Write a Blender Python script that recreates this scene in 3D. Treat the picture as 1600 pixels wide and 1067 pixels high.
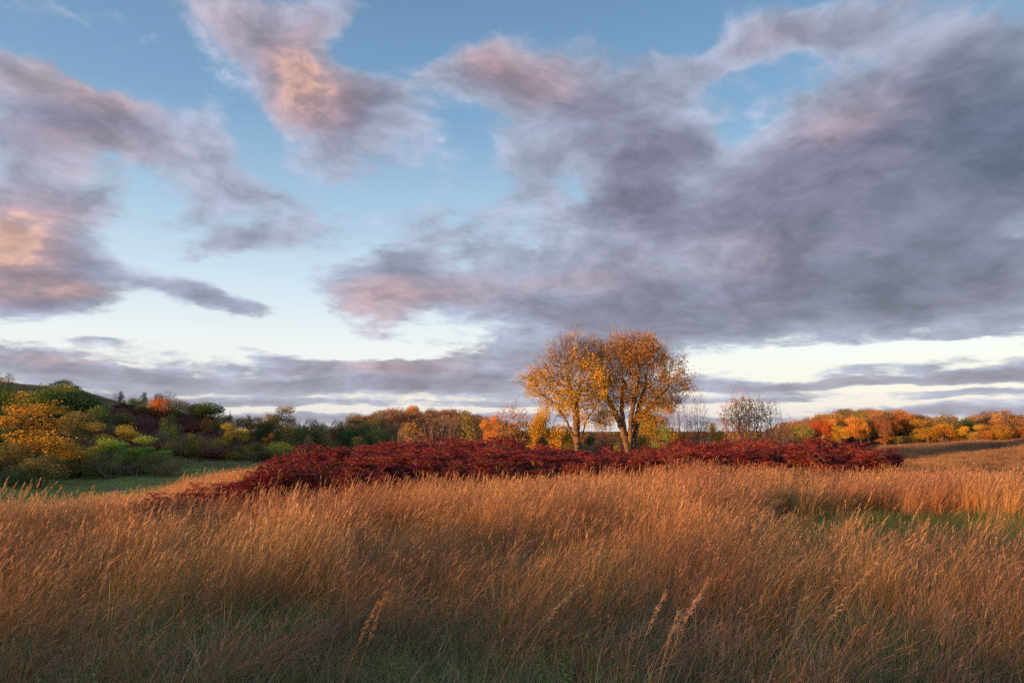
import bpy, math, random
import numpy as np
from mathutils import Vector, Matrix, Euler, kdtree

for o in list(bpy.data.objects): bpy.data.objects.remove(o)
random.seed(7)
scn = bpy.context.scene
COL = scn.collection
R = math.radians

# ------------------------------------------------------------------ camera
EYE = 2.05
PITCH = math.atan((672 - 533.5) / 1067.0)
cam_d = bpy.data.cameras.new('camera'); cam = bpy.data.objects.new('camera', cam_d); COL.objects.link(cam)
cam_d.lens = 24.0; cam_d.sensor_width = 36.0; cam_d.clip_start = 0.05; cam_d.clip_end = 6000
cam.location = (0, 0, EYE); cam.rotation_euler = (math.pi/2 + PITCH, 0, 0)
scn.camera = cam

def ray(px, py):
    u = (px-800)/1067.0; v = (533.5-py)/1067.0
    return Vector((u, math.cos(PITCH)-v*math.sin(PITCH), math.sin(PITCH)+v*math.cos(PITCH)))
def x_at(px, Y, py=672):
    d = ray(px, py); return d.x/d.y*Y
def z_at(py, Y, px=800):
    d = ray(px, py); return EYE + d.z/d.y*Y

# ------------------------------------------------------------------ sun, exposure
SUN_AZ = R(36)      # the sun stands to the left and behind: light travels (+cos, +sin)
SUN_EL = R(4.6)
sd = bpy.data.lights.new('sun', 'SUN'); sun = bpy.data.objects.new('sun', sd); COL.objects.link(sun)
sd.energy = 5.0; sd.angle = R(2.4); sd.color = (1.0, 0.48, 0.18)
sun_dir = Vector((-math.cos(SUN_AZ)*math.cos(SUN_EL), -math.sin(SUN_AZ)*math.cos(SUN_EL), math.sin(SUN_EL)))
sun.rotation_euler = sun_dir.to_track_quat('Z', 'Y').to_euler()
scn.view_settings.view_transform = 'Standard'; scn.view_settings.look = 'None'
scn.view_settings.gamma = 1.0; scn.view_settings.exposure = 1.1
scn.view_settings.use_curve_mapping = False
scn.cycles.use_denoising = False      # a denoiser smears the fine grass

# ------------------------------------------------------------------ node helpers
class NT:
    def __init__(s, tree):
        s.t = tree; s.n = tree.nodes; s.l = tree.links
    def node(s, typ, **kw):
        n = s.n.new(typ)
        for k, v in kw.items(): setattr(n, k, v)
        return n
    def put(s, sock, v):
        if v is None: return
        if isinstance(v, bpy.types.NodeSocket): s.l.new(v, sock)
        else: sock.default_value = v
    def m(s, op, a, b=None, c=None, clamp=False):
        n = s.node('ShaderNodeMath', operation=op, use_clamp=clamp)
        for i, v in enumerate((a, b, c)): s.put(n.inputs[i], v)
        return n.outputs[0]
    def v(s, op, a, b=None, scale=None):
        n = s.node('ShaderNodeVectorMath', operation=op)
        s.put(n.inputs[0], a); s.put(n.inputs[1], b)
        if scale is not None: s.put(n.inputs['Scale'], scale)
        return n.outputs['Value'] if op in ('LENGTH', 'DOT_PRODUCT', 'DISTANCE') else n.outputs[0]
    def mr(s, val, a, b, c=0.0, d=1.0, smooth=True):
        n = s.node('ShaderNodeMapRange', interpolation_type='SMOOTHSTEP' if smooth else 'LINEAR')
        for i, x in enumerate((val, a, b, c, d)): s.put(n.inputs[i], x)
        return n.outputs[0]
    def mix(s, f, a, b, mode='MIX'):
        n = s.node('ShaderNodeMix', data_type='RGBA', blend_type=mode)
        s.put(n.inputs[0], f)
        for sock, x in ((n.inputs[6], a), (n.inputs[7], b)):
            s.put(sock, (*x, 1) if isinstance(x, tuple) and len(x) == 3 else x)
        return n.outputs[2]
    def noise(s, vec, scale, detail=4, rough=.55, dist=0.0, out=0):
        n = s.node('ShaderNodeTexNoise'); s.put(n.inputs['Vector'], vec)
        n.inputs['Scale'].default_value = scale; n.inputs['Detail'].default_value = detail
        n.inputs['Roughness'].default_value = rough; n.inputs['Distortion'].default_value = dist
        return n.outputs[out]
    def ramp(s, f, stops, interp='LINEAR'):
        n = s.node('ShaderNodeValToRGB'); s.put(n.inputs[0], f); r = n.color_ramp; r.interpolation = interp
        while len(r.elements) < len(stops): r.elements.new(0.5)
        for e, (p, c) in zip(r.elements, stops): e.position = p; e.color = (*c, 1)
        return n.outputs[0]

def lin(r, g, b):
    f = lambda c: (c/255/12.92) if c/255 <= .04045 else ((c/255+.055)/1.055)**2.4
    return (f(r), f(g), f(b))

# ------------------------------------------------------------------ sky: clear dusk air with a broken cloud deck
WS = 0.05
world = bpy.data.worlds.new('World'); scn.world = world; world.use_nodes = True
W = NT(world.node_tree); W.n.clear()
tc = W.node('ShaderNodeTexCoord'); D0 = tc.outputs['Generated']
sky = W.node('ShaderNodeTexSky', sky_type='NISHITA'); sky.sun_disc = False
sky.sun_elevation = SUN_EL; sky.sun_rotation = math.atan2(sun_dir.x, sun_dir.y)
sky.air_density = 1.2; sky.dust_density = 1.5; sky.ozone_density = 2.0
sep = W.node('ShaderNodeSeparateXYZ'); W.put(sep.inputs[0], D0)
zc = W.m('MAXIMUM', sep.outputs[2], 0.0)
# clear air: pale and creamy near the horizon, deepening to blue overhead
clear = W.ramp(zc, [(0.0, lin(226,224,226)), (.05, lin(244,240,230)), (.12, lin(236,240,242)), (.20, lin(205,222,236)),
                    (.30, lin(160,192,218)), (.42, lin(104,150,190)), (.55, lin(74,122,166)), (1.0, lin(54,98,146))])
clear = W.mix(.14, clear, lin(176,184,196))     # thin high haze
# coordinates on the cloud deck (flattens with distance as a real layer does)
den = W.m('ADD', zc, 0.20)
dk = W.v('DIVIDE', D0, None); dk_n = dk.node
cmb = W.node('ShaderNodeCombineXYZ')
for i in range(3): W.put(cmb.inputs[i], den)
W.put(dk_n.inputs[1], cmb.outputs[0])
deck = dk
wz = W.noise(deck, 1.3, 4, .55, out=1)
warp = W.v('SUBTRACT', wz, (0.5, 0.5, 0.5))
wscale = W.m('MULTIPLY_ADD', zc, 0.36, 0.03)
wv = W.v('SCALE', warp, scale=wscale)
# horizontal warp near horizon is wider than tall
wv = W.v('MULTIPLY', wv, (1.3, 1.0, 0.8))
DW = W.v('ADD', D0, wv)
wz2 = W.noise(deck, 5.5, 3, .6, out=1)
DW = W.v('ADD', DW, W.v('SCALE', W.v('SUBTRACT', wz2, (.5,.5,.5)), scale=W.m('MULTIPLY_ADD', zc, 0.10, 0.006)))

# The layout of the cloud masses is a smooth field over azimuth and elevation, worked out here with numpy
# and handed to the sky shader as a few separable curves (azimuth curves times elevation curves).
NA, NE = 90, 90
AZM, ELM = R(58), R(46)
g_az = np.linspace(-1, 1, NA) * AZM
g_t = np.linspace(0, 1, NE); g_el = (g_t**1.8) * ELM
AZ, EL = np.meshgrid(g_az, g_el, indexing='ij')
GD = np.stack([np.sin(AZ)*np.cos(EL), np.cos(AZ)*np.cos(EL), np.sin(EL)], -1)
def field(lst, start, rank):
    F = np.full(AZ.shape, start, float)
    for (cx, cy, rx, ry, rot, w) in lst:
        c = ray(cx, cy).normalized()
        ex = (ray(cx+1, cy).normalized() - c).normalized()
        ez = ex.cross(c).normalized(); ex = c.cross(ez).normalized()
        ca, sa = math.cos(R(rot)), math.sin(R(rot))
        ax = np.array(ex*ca + ez*sa); az = np.array(ez*ca - ex*sa)
        k = (ray(cx+1, cy).normalized() - c).length; kz = (ray(cx, cy+1).normalized() - c).length
        q = GD - np.array(c)
        L = np.sqrt((q@ax/(rx*k))**2 + (q@az/(ry*kz))**2 + (q@np.array(c))**2)
        h = np.clip(1-L, 0, 1); F += w*h*h*(3-2*h)
    edge = np.clip((np.abs(AZ) - R(44))/R(12), 0, 1); edge = edge*edge*(3-2*edge)
    F = F*(1-edge) + edge*(F.mean()*.8)
    U, S, V = np.linalg.svd(F, full_matrices=False)
    acc = None
    for b in range(0, rank, 3):
        outs = []
        for vec, src in ((U[:, b:b+3]*np.sqrt(S[b:b+3]), az_in), (V[b:b+3].T*np.sqrt(S[b:b+3]), el_in)):
            n = W.node('ShaderNodeVectorCurve'); mp = n.mapping; mp.use_clip = False; mp.extend = 'HORIZONTAL'
            xs = np.linspace(-1, 1, len(vec))
            for ch in range(3):
                cu = mp.curves[ch]
                for x, y in zip(xs[1:-1], vec[1:-1, ch]): cu.points.new(float(x), float(y))
                cu.points[0].location = (-1, float(vec[0, ch])); cu.points[len(cu.points)-1].location = (1, float(vec[-1, ch]))
            mp.update(); W.put(n.inputs['Vector'], src); outs.append(n.outputs[0])
        d = W.v('DOT_PRODUCT', outs[0], outs[1])
        acc = d if acc is None else W.m('ADD', acc, d)
    return acc
ndw = W.v('NORMALIZE', DW)
sp = W.node('ShaderNodeSeparateXYZ'); W.put(sp.inputs[0], ndw)
azv = W.m('DIVIDE', W.m('ARCTAN2', sp.outputs[0], sp.outputs[1]), AZM)
elv = W.m('MULTIPLY_ADD', W.m('POWER', W.m('DIVIDE', W.m('ARCSINE', W.m('MAXIMUM', sp.outputs[2], 0.0)), ELM), 1/1.8), 2.0, -1.0)
def triple(v):
    n = W.node('ShaderNodeCombineXYZ')
    for i in range(3): W.put(n.inputs[i], v)
    return n.outputs[0]
az_in, el_in = triple(azv), triple(elv)
# cloud masses: px, py, half-width, half-height, tilt (counter-clockwise), weight
CL = [
 (1150,330,520,210,8,1.5),(1450,230,420,210,24,1.7),(1300,470,480,120,2,1.5),(1560,400,330,230,0,1.2),(900,500,330,110,-8,1.3),
 (840,150,190,100,0,1.1),(930,260,260,150,-15,.8),(1010,170,170,120,0,.7),(640,200,130,90,-40,.9),(560,190,120,130,-30,.9),
 (500,90,150,160,35,.75),(380,20,220,70,-20,.65),(560,30,110,70,0,.5),(590,230,220,70,-10,.6),
 (100,190,210,110,-12,1.1),(230,225,190,90,-8,1.0),(360,225,110,80,0,.7),(30,110,120,50,0,.55),(60,330,200,180,0,1.15),
 (90,430,190,110,-10,1.3),(10,450,140,90,0,1.0),(270,450,140,42,-18,1.0),(350,478,80,28,-22,.8),(410,486,60,20,-10,.7),
 (400,370,180,50,12,.85),(330,310,130,55,0,.7),(440,290,150,60,0,.65),(520,350,120,60,0,.45),(300,400,90,30,0,.4),(620,440,190,70,0,.75),(560,480,130,60,-10,.85),(620,405,80,50,10,.7),(700,350,150,60,0,.35),
 (760,400,210,110,0,.55),(660,470,150,60,-8,.5),(1250,60,240,60,22,.75),(1420,30,180,60,18,.7),(1120,90,150,60,25,.5),(1080,200,120,80,0,.3),
 (60,575,190,36,-6,1.0),(30,545,120,16,-4,.6),(220,580,200,24,-4,.9),(150,542,90,12,0,.55),(400,605,500,26,0,1.15),(430,570,220,20,0,.5),(700,600,420,34,-3,1.15),
 (620,570,280,26,-2,1.1),(880,560,240,44,0,.9),(300,628,600,13,0,1.3),(700,655,900,14,0,1.5),(1000,628,500,14,1,1.2),
 (1330,600,500,22,2,1.15),(1100,598,200,20,0,.7),(1560,590,260,20,0,.8),(1480,642,360,12,0,1.5),(1540,618,300,9,2,1.3),(1250,628,180,7,0,.35),
 (1250,565,90,8,2,.6),(1330,578,100,8,4,.7),(1430,578,60,7,0,.6),(395,546,40,10,0,.7),(670,110,60,14,8,.42),(200,80,70,26,0,.3),(120,20,110,30,0,.3),(230,75,110,18,-15,.3),
 (170,505,50,10,-6,.5),
 # openings
 (885,285,70,50,0,-.8),(740,265,50,70,50,-.35),(1390,445,120,22,4,-.35),(1240,380,90,24,10,-.3),
 (420,440,260,60,-14,-.5),(320,520,360,34,0,-.9),(560,545,180,22,-4,-1.0),(1280,560,420,17,2,-1.2),(1560,555,200,16,-2,-1.0),(780,190,60,40,60,-.2),(1080,300,80,60,60,-.35),
 (1580,365,60,34,0,-.9),(1150,215,60,40,30,-.4),(700,60,260,90,0,-.7),(1000,40,200,60,0,-.5),(430,210,60,130,20,-.4),(130,270,90,40,0,-.5),
 (150,160,60,30,0,-.0),(1450,608,360,6,1,-.6),(520,638,340,6,0,-1.2),(780,640,200,5,0,-.9),(1330,626,380,6,2,-1.2),
]
dens = field(CL, -0.27, 24)
nb = W.noise(deck, 2.7, 8, .62, .5)
lightoff = (-0.10, -0.03, 0.0)
nb2 = W.noise(W.v('ADD', deck, lightoff), 2.7, 5, .60, .5)
puff = W.v('MULTIPLY', DW, (1.0, 1.0, 1.9))
nf = W.noise(puff, 9.0, 7, .62, .15)
nf2 = W.noise(W.v('ADD', puff, (-.022, -.01, -.016)), 9.0, 4, .6, .15)
nh = W.noise(deck, 8.0, 5, .68, .3)
nd = W.m('MULTIPLY_ADD', nb, 2.0, -1.0)
nd = W.m('ADD', nd, W.m('MULTIPLY_ADD', W.m('ADD', W.m('MULTIPLY', nf, .62), W.m('MULTIPLY', nh, .38)), 2.1, -1.05))
dens = W.m('ADD', dens, nd)
cover = W.mr(dens, -0.20, 0.42)
thick = W.mr(dens, 0.0, 1.5)
relief = W.m('ADD', W.m('MULTIPLY', W.m('SUBTRACT', nb, nb2), .7), W.m('MULTIPLY', W.m('SUBTRACT', nf, nf2), 1.0))                       # sides of the billows that face the sun
# where low sunlight still reaches the clouds
WARM = [(130,150,190,70,-10,.8),(40,330,170,60,0,1.0),(0,385,170,60,0,1.6),(120,455,90,30,0,1.0),(20,440,130,60,0,.5),(510,120,90,110,-30,.9),(560,170,100,90,-20,.9),(180,250,260,60,0,.35),
        (850,130,130,70,0,.75),(400,30,240,90,-20,.4),(590,480,110,70,0,.65),(700,450,200,40,0,.35),(600,570,190,25,0,.5),(690,545,100,26,0,.5),(1380,170,260,60,26,.42),(940,430,220,30,4,.3),(1180,400,200,50,6,.2),(90,560,150,20,0,.5),(1320,597,90,12,0,.35),(1240,60,120,30,20,.3)]
warm = field(WARM, 0.0, 9)
warm = W.m('MULTIPLY', warm, W.mr(W.m('MULTIPLY_ADD', relief, 2.0, nf), .25, .8, .75, 1.1))
DARK = [(1560,200,330,220,10,.8),(1450,420,420,160,0,.35),(1200,500,420,90,0,.25),(1300,60,200,60,20,.2),(300,640,500,60,0,.15)]
dark = field(DARK, 0.0, 3)
base = W.mix(thick, lin(174,182,204), lin(127,123,146))
base = W.mix(W.m('MULTIPLY', W.m('MINIMUM', warm, 1.0), 0.85), base, lin(216,174,172))
hot = W.mr(warm, .65, 1.35)
base = W.mix(W.m('MULTIPLY', hot, .8), base, lin(236,186,158))
base = W.mix(W.m('MINIMUM', dark, .85), base, lin(88,100,122))
lum = W.m('ADD', W.m('MULTIPLY_ADD', relief, 1.7, 1.0), W.m('MULTIPLY_ADD', W.m('ADD', nf, W.m('MULTIPLY', nb, 1.2)), -.34, .374))
lum = W.m('MINIMUM', W.m('MAXIMUM', lum, .70), 1.45)
base = W.v('SCALE', base, scale=lum)
# distant cloud fades into the pale air
base = W.mix(W.mr(zc, 0.0, .10, .34, 0.0), base, lin(206,206,216))
alpha = W.m('MULTIPLY', cover, .95)
skyc = W.mix(alpha, clear, base)
# sunset side, outside the frame: the Nishita sky supplies the real glow
tot = W.v('ADD', W.v('SCALE', skyc, scale=9.1), W.v('SCALE', sky.outputs[0], scale=W.m('MULTIPLY_ADD', alpha, -.62, .75)))
bg = W.node('ShaderNodeBackground'); W.put(bg.inputs[0], tot); bg.inputs[1].default_value = WS
world.cycles.sampling_method = 'NONE'
wo = W.node('ShaderNodeOutputWorld'); W.l.new(bg.outputs[0], wo.inputs[0])

# ================================================================== terrain
rng = np.random.default_rng(11)
CP = []   # control points x, y, z
def cp(px, Y, z=None, py=None):
    if z is None: z = z_at(py, Y)
    CP.append((x_at(px, Y), Y, z))
for Y in (1.0, 4.0, 8.0):
    for px in (-500, 200, 800, 1400, 2100): cp(px, Y, 0.0)
for px, z in ((-500, 0), (0, -.03), (300, .0), (650, 0.0), (1000, .05), (1400, .05), (1650, -.05), (2300, 0)): cp(px, 12, z)
for px, Y, z in ((1150, 15, .02), (1500, 15, -.02), (1150, 18, .1), (1500, 18, .02), (1700, 18, 0), (900, 17, .05), (650, 16, -.05), (300, 16, -.45), (0, 16, -.6), (-400, 16, -.7),
                 (1000, 24, .0), (1350, 24, -.15), (1600, 25, -.6), (650, 24, -.25), (420, 22, -.5), (250, 24, -1.3), (0, 26, -1.9),
                 (1000, 40, -1.3), (1340, 40, -1.5), (1600, 42, -1.7), (650, 40, -.9), (480, 38, -.8), (330, 26, -.35), (270, 22, -.4), (400, 32, -.5), (440, 37, -.5), (540, 46, -1.1), (400, 50, -2.0), (250, 42, -2.9), (0, 42, -2.8), (-400, 40, -2.0),
                 (900, 65, -2.5), (650, 60, -2.2), (1150, 65, -2.6)): cp(px, Y, z)
for px, Y, py in ((190, 60, 765), (200, 80, 746), (330, 112, 720), (100, 80, 748), (0, 70, 746), (420, 118, 722), (260, 100, 728), (1410, 76, 737), (1600, 78, 738)): cp(px, Y, py=py)
for px, Y, z in ((1400, 135, -1.9), (1500, 142, -1.4), (1600, 150, -.7), (1750, 150, .5), (1500, 100, -2.3), (1250, 120, -3.4), (1320, 165, -2.6), (1440, 175, -2.4), (1550, 185, -2.2),
                 (1360, 212, 1.8), (1300, 215, .3), (1220, 225, -4.2), (1420, 215, 0.0), (1470, 220, -3.2), (1360, 300, -6), (1150, 200, -5), (1600, 240, -3.5),
                 (900, 100, -3.6), (700, 100, -3.3), (1050, 110, -3.8), (560, 120, -3.5), (560, 170, -4.5), (420, 160, -2.8), (700, 180, -5), (900, 250, -8),
                 (635, 296, 5.2), (700, 300, 4.0), (595, 292, 2.8), (560, 290, .3), (770, 310, -.5), (650, 235, -4), (850, 320, -7), (650, 400, -6), (500, 260, -5),
                 (0, 200, 15.6), (100, 200, 14.4), (165, 200, 11.0), (235, 195, 7.6), (290, 190, 6.4), (330, 190, 4.8), (380, 185, 1.0), (440, 185, -2.5),
                 (250, 140, -.3), (330, 145, -.6), (100, 150, 5.0), (0, 140, 7.0), (340, 165, 2.2), (60, 110, 1.0), (160, 115, .2), (150, 260, 6), (350, 260, -2)): cp(px, Y, z)
CP += [(-180, 215, 18), (-235, 150, 19), (-190, 92, 11.5), (-215, 60, 11), (-200, 10, 9), (-140, 60, 4), (-150, 0, 3), (-110, 45, .5), (-170, -80, 2), (-320, 60, 17), (-330, 200, 18), (-60, 25, -.8),  # includes an unseen ridge at the left, its height set to shade the left hill
       (-80, -30, 4.5), (-60, -25, 4.2), (-42, -20.5, 4.0), (-26, -15.5, 3.55), (-12, -20, 3.2), (4, -26, 3.2), (-9, -5, .15), (8, -6, .1), (-22, -3, .5), (-36, -4, 1.2), (-30, 8, .1), (20, -12, .8), (-40, -80, 4), (60, -60, 1.5), (60, 0, .3), (90, 60, -.5), (180, 60, 1), (160, -80, 1), (300, 200, -2), (0, -300, 2), (300, -250, 2), (-300, -250, 3)]  # begins with an unseen knoll behind the camera, shaped to shade the near grass
for a in range(0, 360, 24):
    for r in (650, 1500, 3200): CP.append((r*math.sin(R(a)), r*math.cos(R(a)), -7.0))
CP = np.array(CP, float)
def warp(x, y):
    r = np.sqrt(x*x + y*y) + 1e-6; k = np.log1p(r/6.0)/r
    return np.stack([x*k, y*k], -1)
CW = warp(CP[:, 0], CP[:, 1])
def kern(a, b): return np.sqrt(((a[:, None, :]-b[None, :, :])**2).sum(-1) + .06**2)
KM = kern(CW, CW) - np.eye(len(CW))*0.012
WT = np.linalg.solve(np.block([[KM, np.ones((len(CW), 1))], [np.ones((1, len(CW))), np.zeros((1, 1))]]), np.append(CP[:, 2], 0))
def hgt(x, y):
    x = np.atleast_1d(np.asarray(x, float)); y = np.atleast_1d(np.asarray(y, float)); out = np.empty(x.shape)
    for i in range(0, len(x), 20000):
        s = slice(i, i+20000); out[s] = kern(warp(x[s], y[s]), CW)@WT[:-1] + WT[-1]
    r = np.sqrt(x*x+y*y)
    out += (np.sin(x*.9+y*.35)*np.sin(y*.7-x*.2)*.035 + np.sin(x*2.3-y*1.1)*.012)*np.clip(r/6, .2, 1)*np.clip(400/(r+1), 0, 1)
    kn = np.exp(-((y+22)/9)**2)*np.exp(-((x+35)/45)**2)
    out += kn*((np.sin(x*.83+1.3)+np.sin(x*1.9-y*.4)*.7+np.sin(x*.37+y*.2))*.26)  # uneven crest for the unseen knoll, added to dapple the shadow it casts
    return out
def hz(x, y): return float(hgt(x, y)[0])

class VNoise:   # smooth lattice noise in 2D, 0..1
    def __init__(s, seed): s.t = np.random.default_rng(seed).random((256, 256))
    def __call__(s, x, y, sc):
        x = np.asarray(x)/sc; y = np.asarray(y)/sc
        xi = np.floor(x).astype(int); yi = np.floor(y).astype(int); fx = x-xi; fy = y-yi
        fx = fx*fx*(3-2*fx); fy = fy*fy*(3-2*fy); g = lambda a, b: s.t[(xi+a) & 255, (yi+b) & 255]
        return (g(0,0)*(1-fx)+g(1,0)*fx)*(1-fy) + (g(0,1)*(1-fx)+g(1,1)*fx)*fy
VN, VN2, VN3 = VNoise(1), VNoise(2), VNoise(3)

def tag(o, label=None, cat=None, group=None, kind=None):
    if label: o['label'] = label
    if cat: o['category'] = cat
    if group: o['group'] = group
    if kind: o['kind'] = kind
    return o

def mesh_np(name, V, F, mats=(), col=None, smooth=False, fmat=None):
    """V (n,3); F (m,3 or 4) or list of such arrays"""
    me = bpy.data.meshes.new(name)
    Fs = [f for f in (F if isinstance(F, list) else [F]) if len(f)]
    nl = sum(f.size for f in Fs); nf = sum(len(f) for f in Fs)
    me.vertices.add(len(V)); me.vertices.foreach_set('co', np.asarray(V, np.float32).ravel())
    me.loops.add(nl); me.polygons.add(nf)
    me.loops.foreach_set('vertex_index', np.concatenate([f.ravel() for f in Fs]).astype(np.int32))
    tot = np.concatenate([np.full(len(f), f.shape[1]) for f in Fs]); st = np.concatenate([[0], np.cumsum(tot)[:-1]])
    me.polygons.foreach_set('loop_start', st.astype(np.int32)); me.polygons.foreach_set('loop_total', tot.astype(np.int32))
    if fmat is not None: me.polygons.foreach_set('material_index', np.asarray(fmat, np.int32))
    if smooth: me.polygons.foreach_set('use_smooth', np.ones(nf, bool))
    if col is not None:
        a = me.attributes.new('col', 'FLOAT_COLOR', 'POINT')
        c = np.ones((len(V), 4), np.float32); c[:, :3] = col; a.data.foreach_set('color', c.ravel())
    for m in mats: me.materials.append(m)
    me.update(calc_edges=True); me.validate()
    return me
def mobj(name, me, parent=None, loc=None):
    o = bpy.data.objects.new(name, me); COL.objects.link(o)
    if parent: o.parent = parent
    if loc is not None: o.location = loc
    return o
def empty(name, loc=(0,0,0), rz=0, sc=(1,1,1)):
    o = bpy.data.objects.new(name, None); COL.objects.link(o); o.empty_display_size = .3
    o.location = loc; o.rotation_euler = (0, 0, rz); o.scale = sc
    return o

# ================================================================== materials
def mat(name):
    m = bpy.data.materials.new(name); m.use_nodes = True; t = NT(m.node_tree); t.n.clear()
    return m, t
def finish(m, t, color, rough=.8, transl=0.0, spec=.25, bump=None):
    p = t.node('ShaderNodeBsdfPrincipled'); t.put(p.inputs['Base Color'], color); t.put(p.inputs['Roughness'], rough)
    p.inputs['Specular IOR Level'].default_value = spec
    if bump is not None: t.l.new(bump, p.inputs['Normal'])
    out = t.node('ShaderNodeOutputMaterial')
    if transl:
        tr = t.node('ShaderNodeBsdfTranslucent'); t.put(tr.inputs[0], color)
        mx = t.node('ShaderNodeMixShader'); mx.inputs[0].default_value = transl
        t.l.new(p.outputs[0], mx.inputs[1]); t.l.new(tr.outputs[0], mx.inputs[2]); t.l.new(mx.outputs[0], out.inputs[0])
    else: t.l.new(p.outputs[0], out.inputs[0])
    return m
def attr(t, name='col', typ='GEOMETRY'):
    n = t.node('ShaderNodeAttribute', attribute_type=typ, attribute_name=name); return n
def hsv(t, c, h=.5, s=1.0, v=1.0):
    n = t.node('ShaderNodeHueSaturation'); t.put(n.inputs['Hue'], h); t.put(n.inputs['Saturation'], s); t.put(n.inputs['Value'], v); t.put(n.inputs['Color'], c)
    return n.outputs[0]

def make_ground_mat():
    m, t = mat('ground_cover'); a = attr(t); tcn = t.node('ShaderNodeTexCoord').outputs['Object']
    n1 = t.noise(tcn, .8, 6, .65); n2 = t.noise(tcn, 14, 5, .7)
    c = t.mix(t.mr(n1, .35, .65), a.outputs[0], t.mix(1.0, a.outputs[0], (.55, .62, .5), 'MULTIPLY'))
    c = t.mix(t.mr(n2, .35, .7, 0, .6), c, t.mix(1.0, c, (1.7, 1.45, 1.2), 'MULTIPLY'))
    b = t.node('ShaderNodeBump'); b.inputs['Strength'].default_value = .8; b.inputs['Distance'].default_value = .08; t.l.new(n2, b.inputs['Height'])
    return finish(m, t, c, .95, spec=.1, bump=b.outputs[0])
M_GROUND = make_ground_mat()
def make_leaf_mat(name, transl=.35):
    # 'col' carries each leaf's own tone, the object's colour the species' tone
    m, t = mat(name); a = attr(t); oi = t.node('ShaderNodeObjectInfo')
    c = t.mix(1.0, a.outputs[0], oi.outputs['Color'], 'MULTIPLY')
    c = hsv(t, c, t.mr(oi.outputs['Random'], 0, 1, .488, .512, False), 1.0, t.mr(oi.outputs['Random'], 0, 1, .82, 1.18, False))
    return finish(m, t, c, .6, transl, .3)
M_LEAF = make_leaf_mat('autumn_leaf')
def make_bark():
    m, t = mat('bark'); oi = t.node('ShaderNodeObjectInfo'); tcn = t.node('ShaderNodeTexCoord').outputs['Object']
    w = t.v('MULTIPLY', tcn, (1, 1, .18)); n1 = t.noise(w, 14, 5, .7); n2 = t.noise(tcn, 1.2, 3)
    c = t.mix(t.mr(n1, .38, .62), (.45, .42, .4), (1.25, 1.2, 1.15)); c = t.mix(1.0, c, oi.outputs['Color'], 'MULTIPLY')
    c = t.mix(t.mr(n2, .4, .7, 0, .35), c, t.mix(1.0, c, (.6, .62, .6), 'MULTIPLY'))
    b = t.node('ShaderNodeBump'); b.inputs['Strength'].default_value = .9; b.inputs['Distance'].default_value = .05; t.l.new(n1, b.inputs['Height'])
    return finish(m, t, c, .9, spec=.15, bump=b.outputs[0])
M_BARK = make_bark()
def make_grass_mat(name, transl=.35, patch=3.0):
    m, t = mat(name); a = attr(t); oi = t.node('ShaderNodeObjectInfo'); g = t.node('ShaderNodeNewGeometry')
    n = t.noise(g.outputs['Position'], 1/patch, 3, .6)
    c = hsv(t, a.outputs[0], t.mr(n, .3, .7, .485, .512), t.mr(oi.outputs['Random'], 0, 1, .85, 1.1, False), t.m('MULTIPLY', t.mr(oi.outputs['Random'], 0, 1, .75, 1.2, False), t.mr(n, .3, .7, .8, 1.15)))
    return finish(m, t, c, .55, transl, .35)
M_GRASS = make_grass_mat('prairie_grass_blade')
M_GREENGRASS = make_grass_mat('meadow_grass_blade', .4)
M_SUMAC = make_leaf_mat('sumac_leaf', .3)

# ================================================================== ground sheet
def smooth01(x): x = np.clip(x, 0, 1); return x*x*(3-2*x)
def px_of(x, y): return 800 + 1067*x/(np.maximum(y, .5)*1.0084)
def cover_color(x, y, z):
    n = VN(x, y, 6) ; n2 = VN2(x, y, 1.7); n3 = VN3(x, y, 22)
    c = np.empty((len(x), 3)); c[:] = (.085, .055, .030)
    c += (n2[:, None]-.5)*np.array((.04, .03, .015))
    def blend(w, col):
        w = np.clip(w, 0, 1)[:, None]; c[:] = c*(1-w) + np.array(col)*w
    px = px_of(x, y)
    # valley meadow, green
    vm = smooth01((y-38)/8)*smooth01((125-y)/14)*smooth01((440-px)/60)
    blend(vm, (.20, .25, .06)); blend(vm*smooth01((n-.45)*4), (.28, .27, .11)); blend(vm*smooth01((y-92)/12)*.8, (.10, .085, .035))
    # slopes of the left hill: dry grass with maroon sumac ground
    lh = smooth01((px_of(x, y) < 520)*1.0)*smooth01((y-112)/12)
    blend(lh, (.19, .15, .085)); blend(lh*smooth01((VN(x, y, 17)+.5*VN2(x, y, 6)-.62)*4), (.095, .03, .032)); blend(lh*smooth01((n3-.55)*5)*.7, (.24, .2, .1))
    # right-hand meadow
    rm = smooth01((px-1330)/50)*smooth01((y-62)/8)*smooth01((190-y)/15)
    blend(rm, (.12, .085, .04)); blend(rm*smooth01((n-.5)*3)*.6, (.16, .13, .06))
    blend(smooth01((px-1480)/50)*smooth01((y-64)/5)*smooth01((90-y)/8)*smooth01((n+.15-.3)*3), (.08, .12, .035))
    wd = smooth01((y-150)/20)*smooth01((px-1180)/20)*(1-rm); blend(wd, (.10, .06, .035))
    far = smooth01((np.hypot(x, y)-420)/200); blend(far, (.085, .075, .04))
    return np.clip(c, .01, 1)
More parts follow.
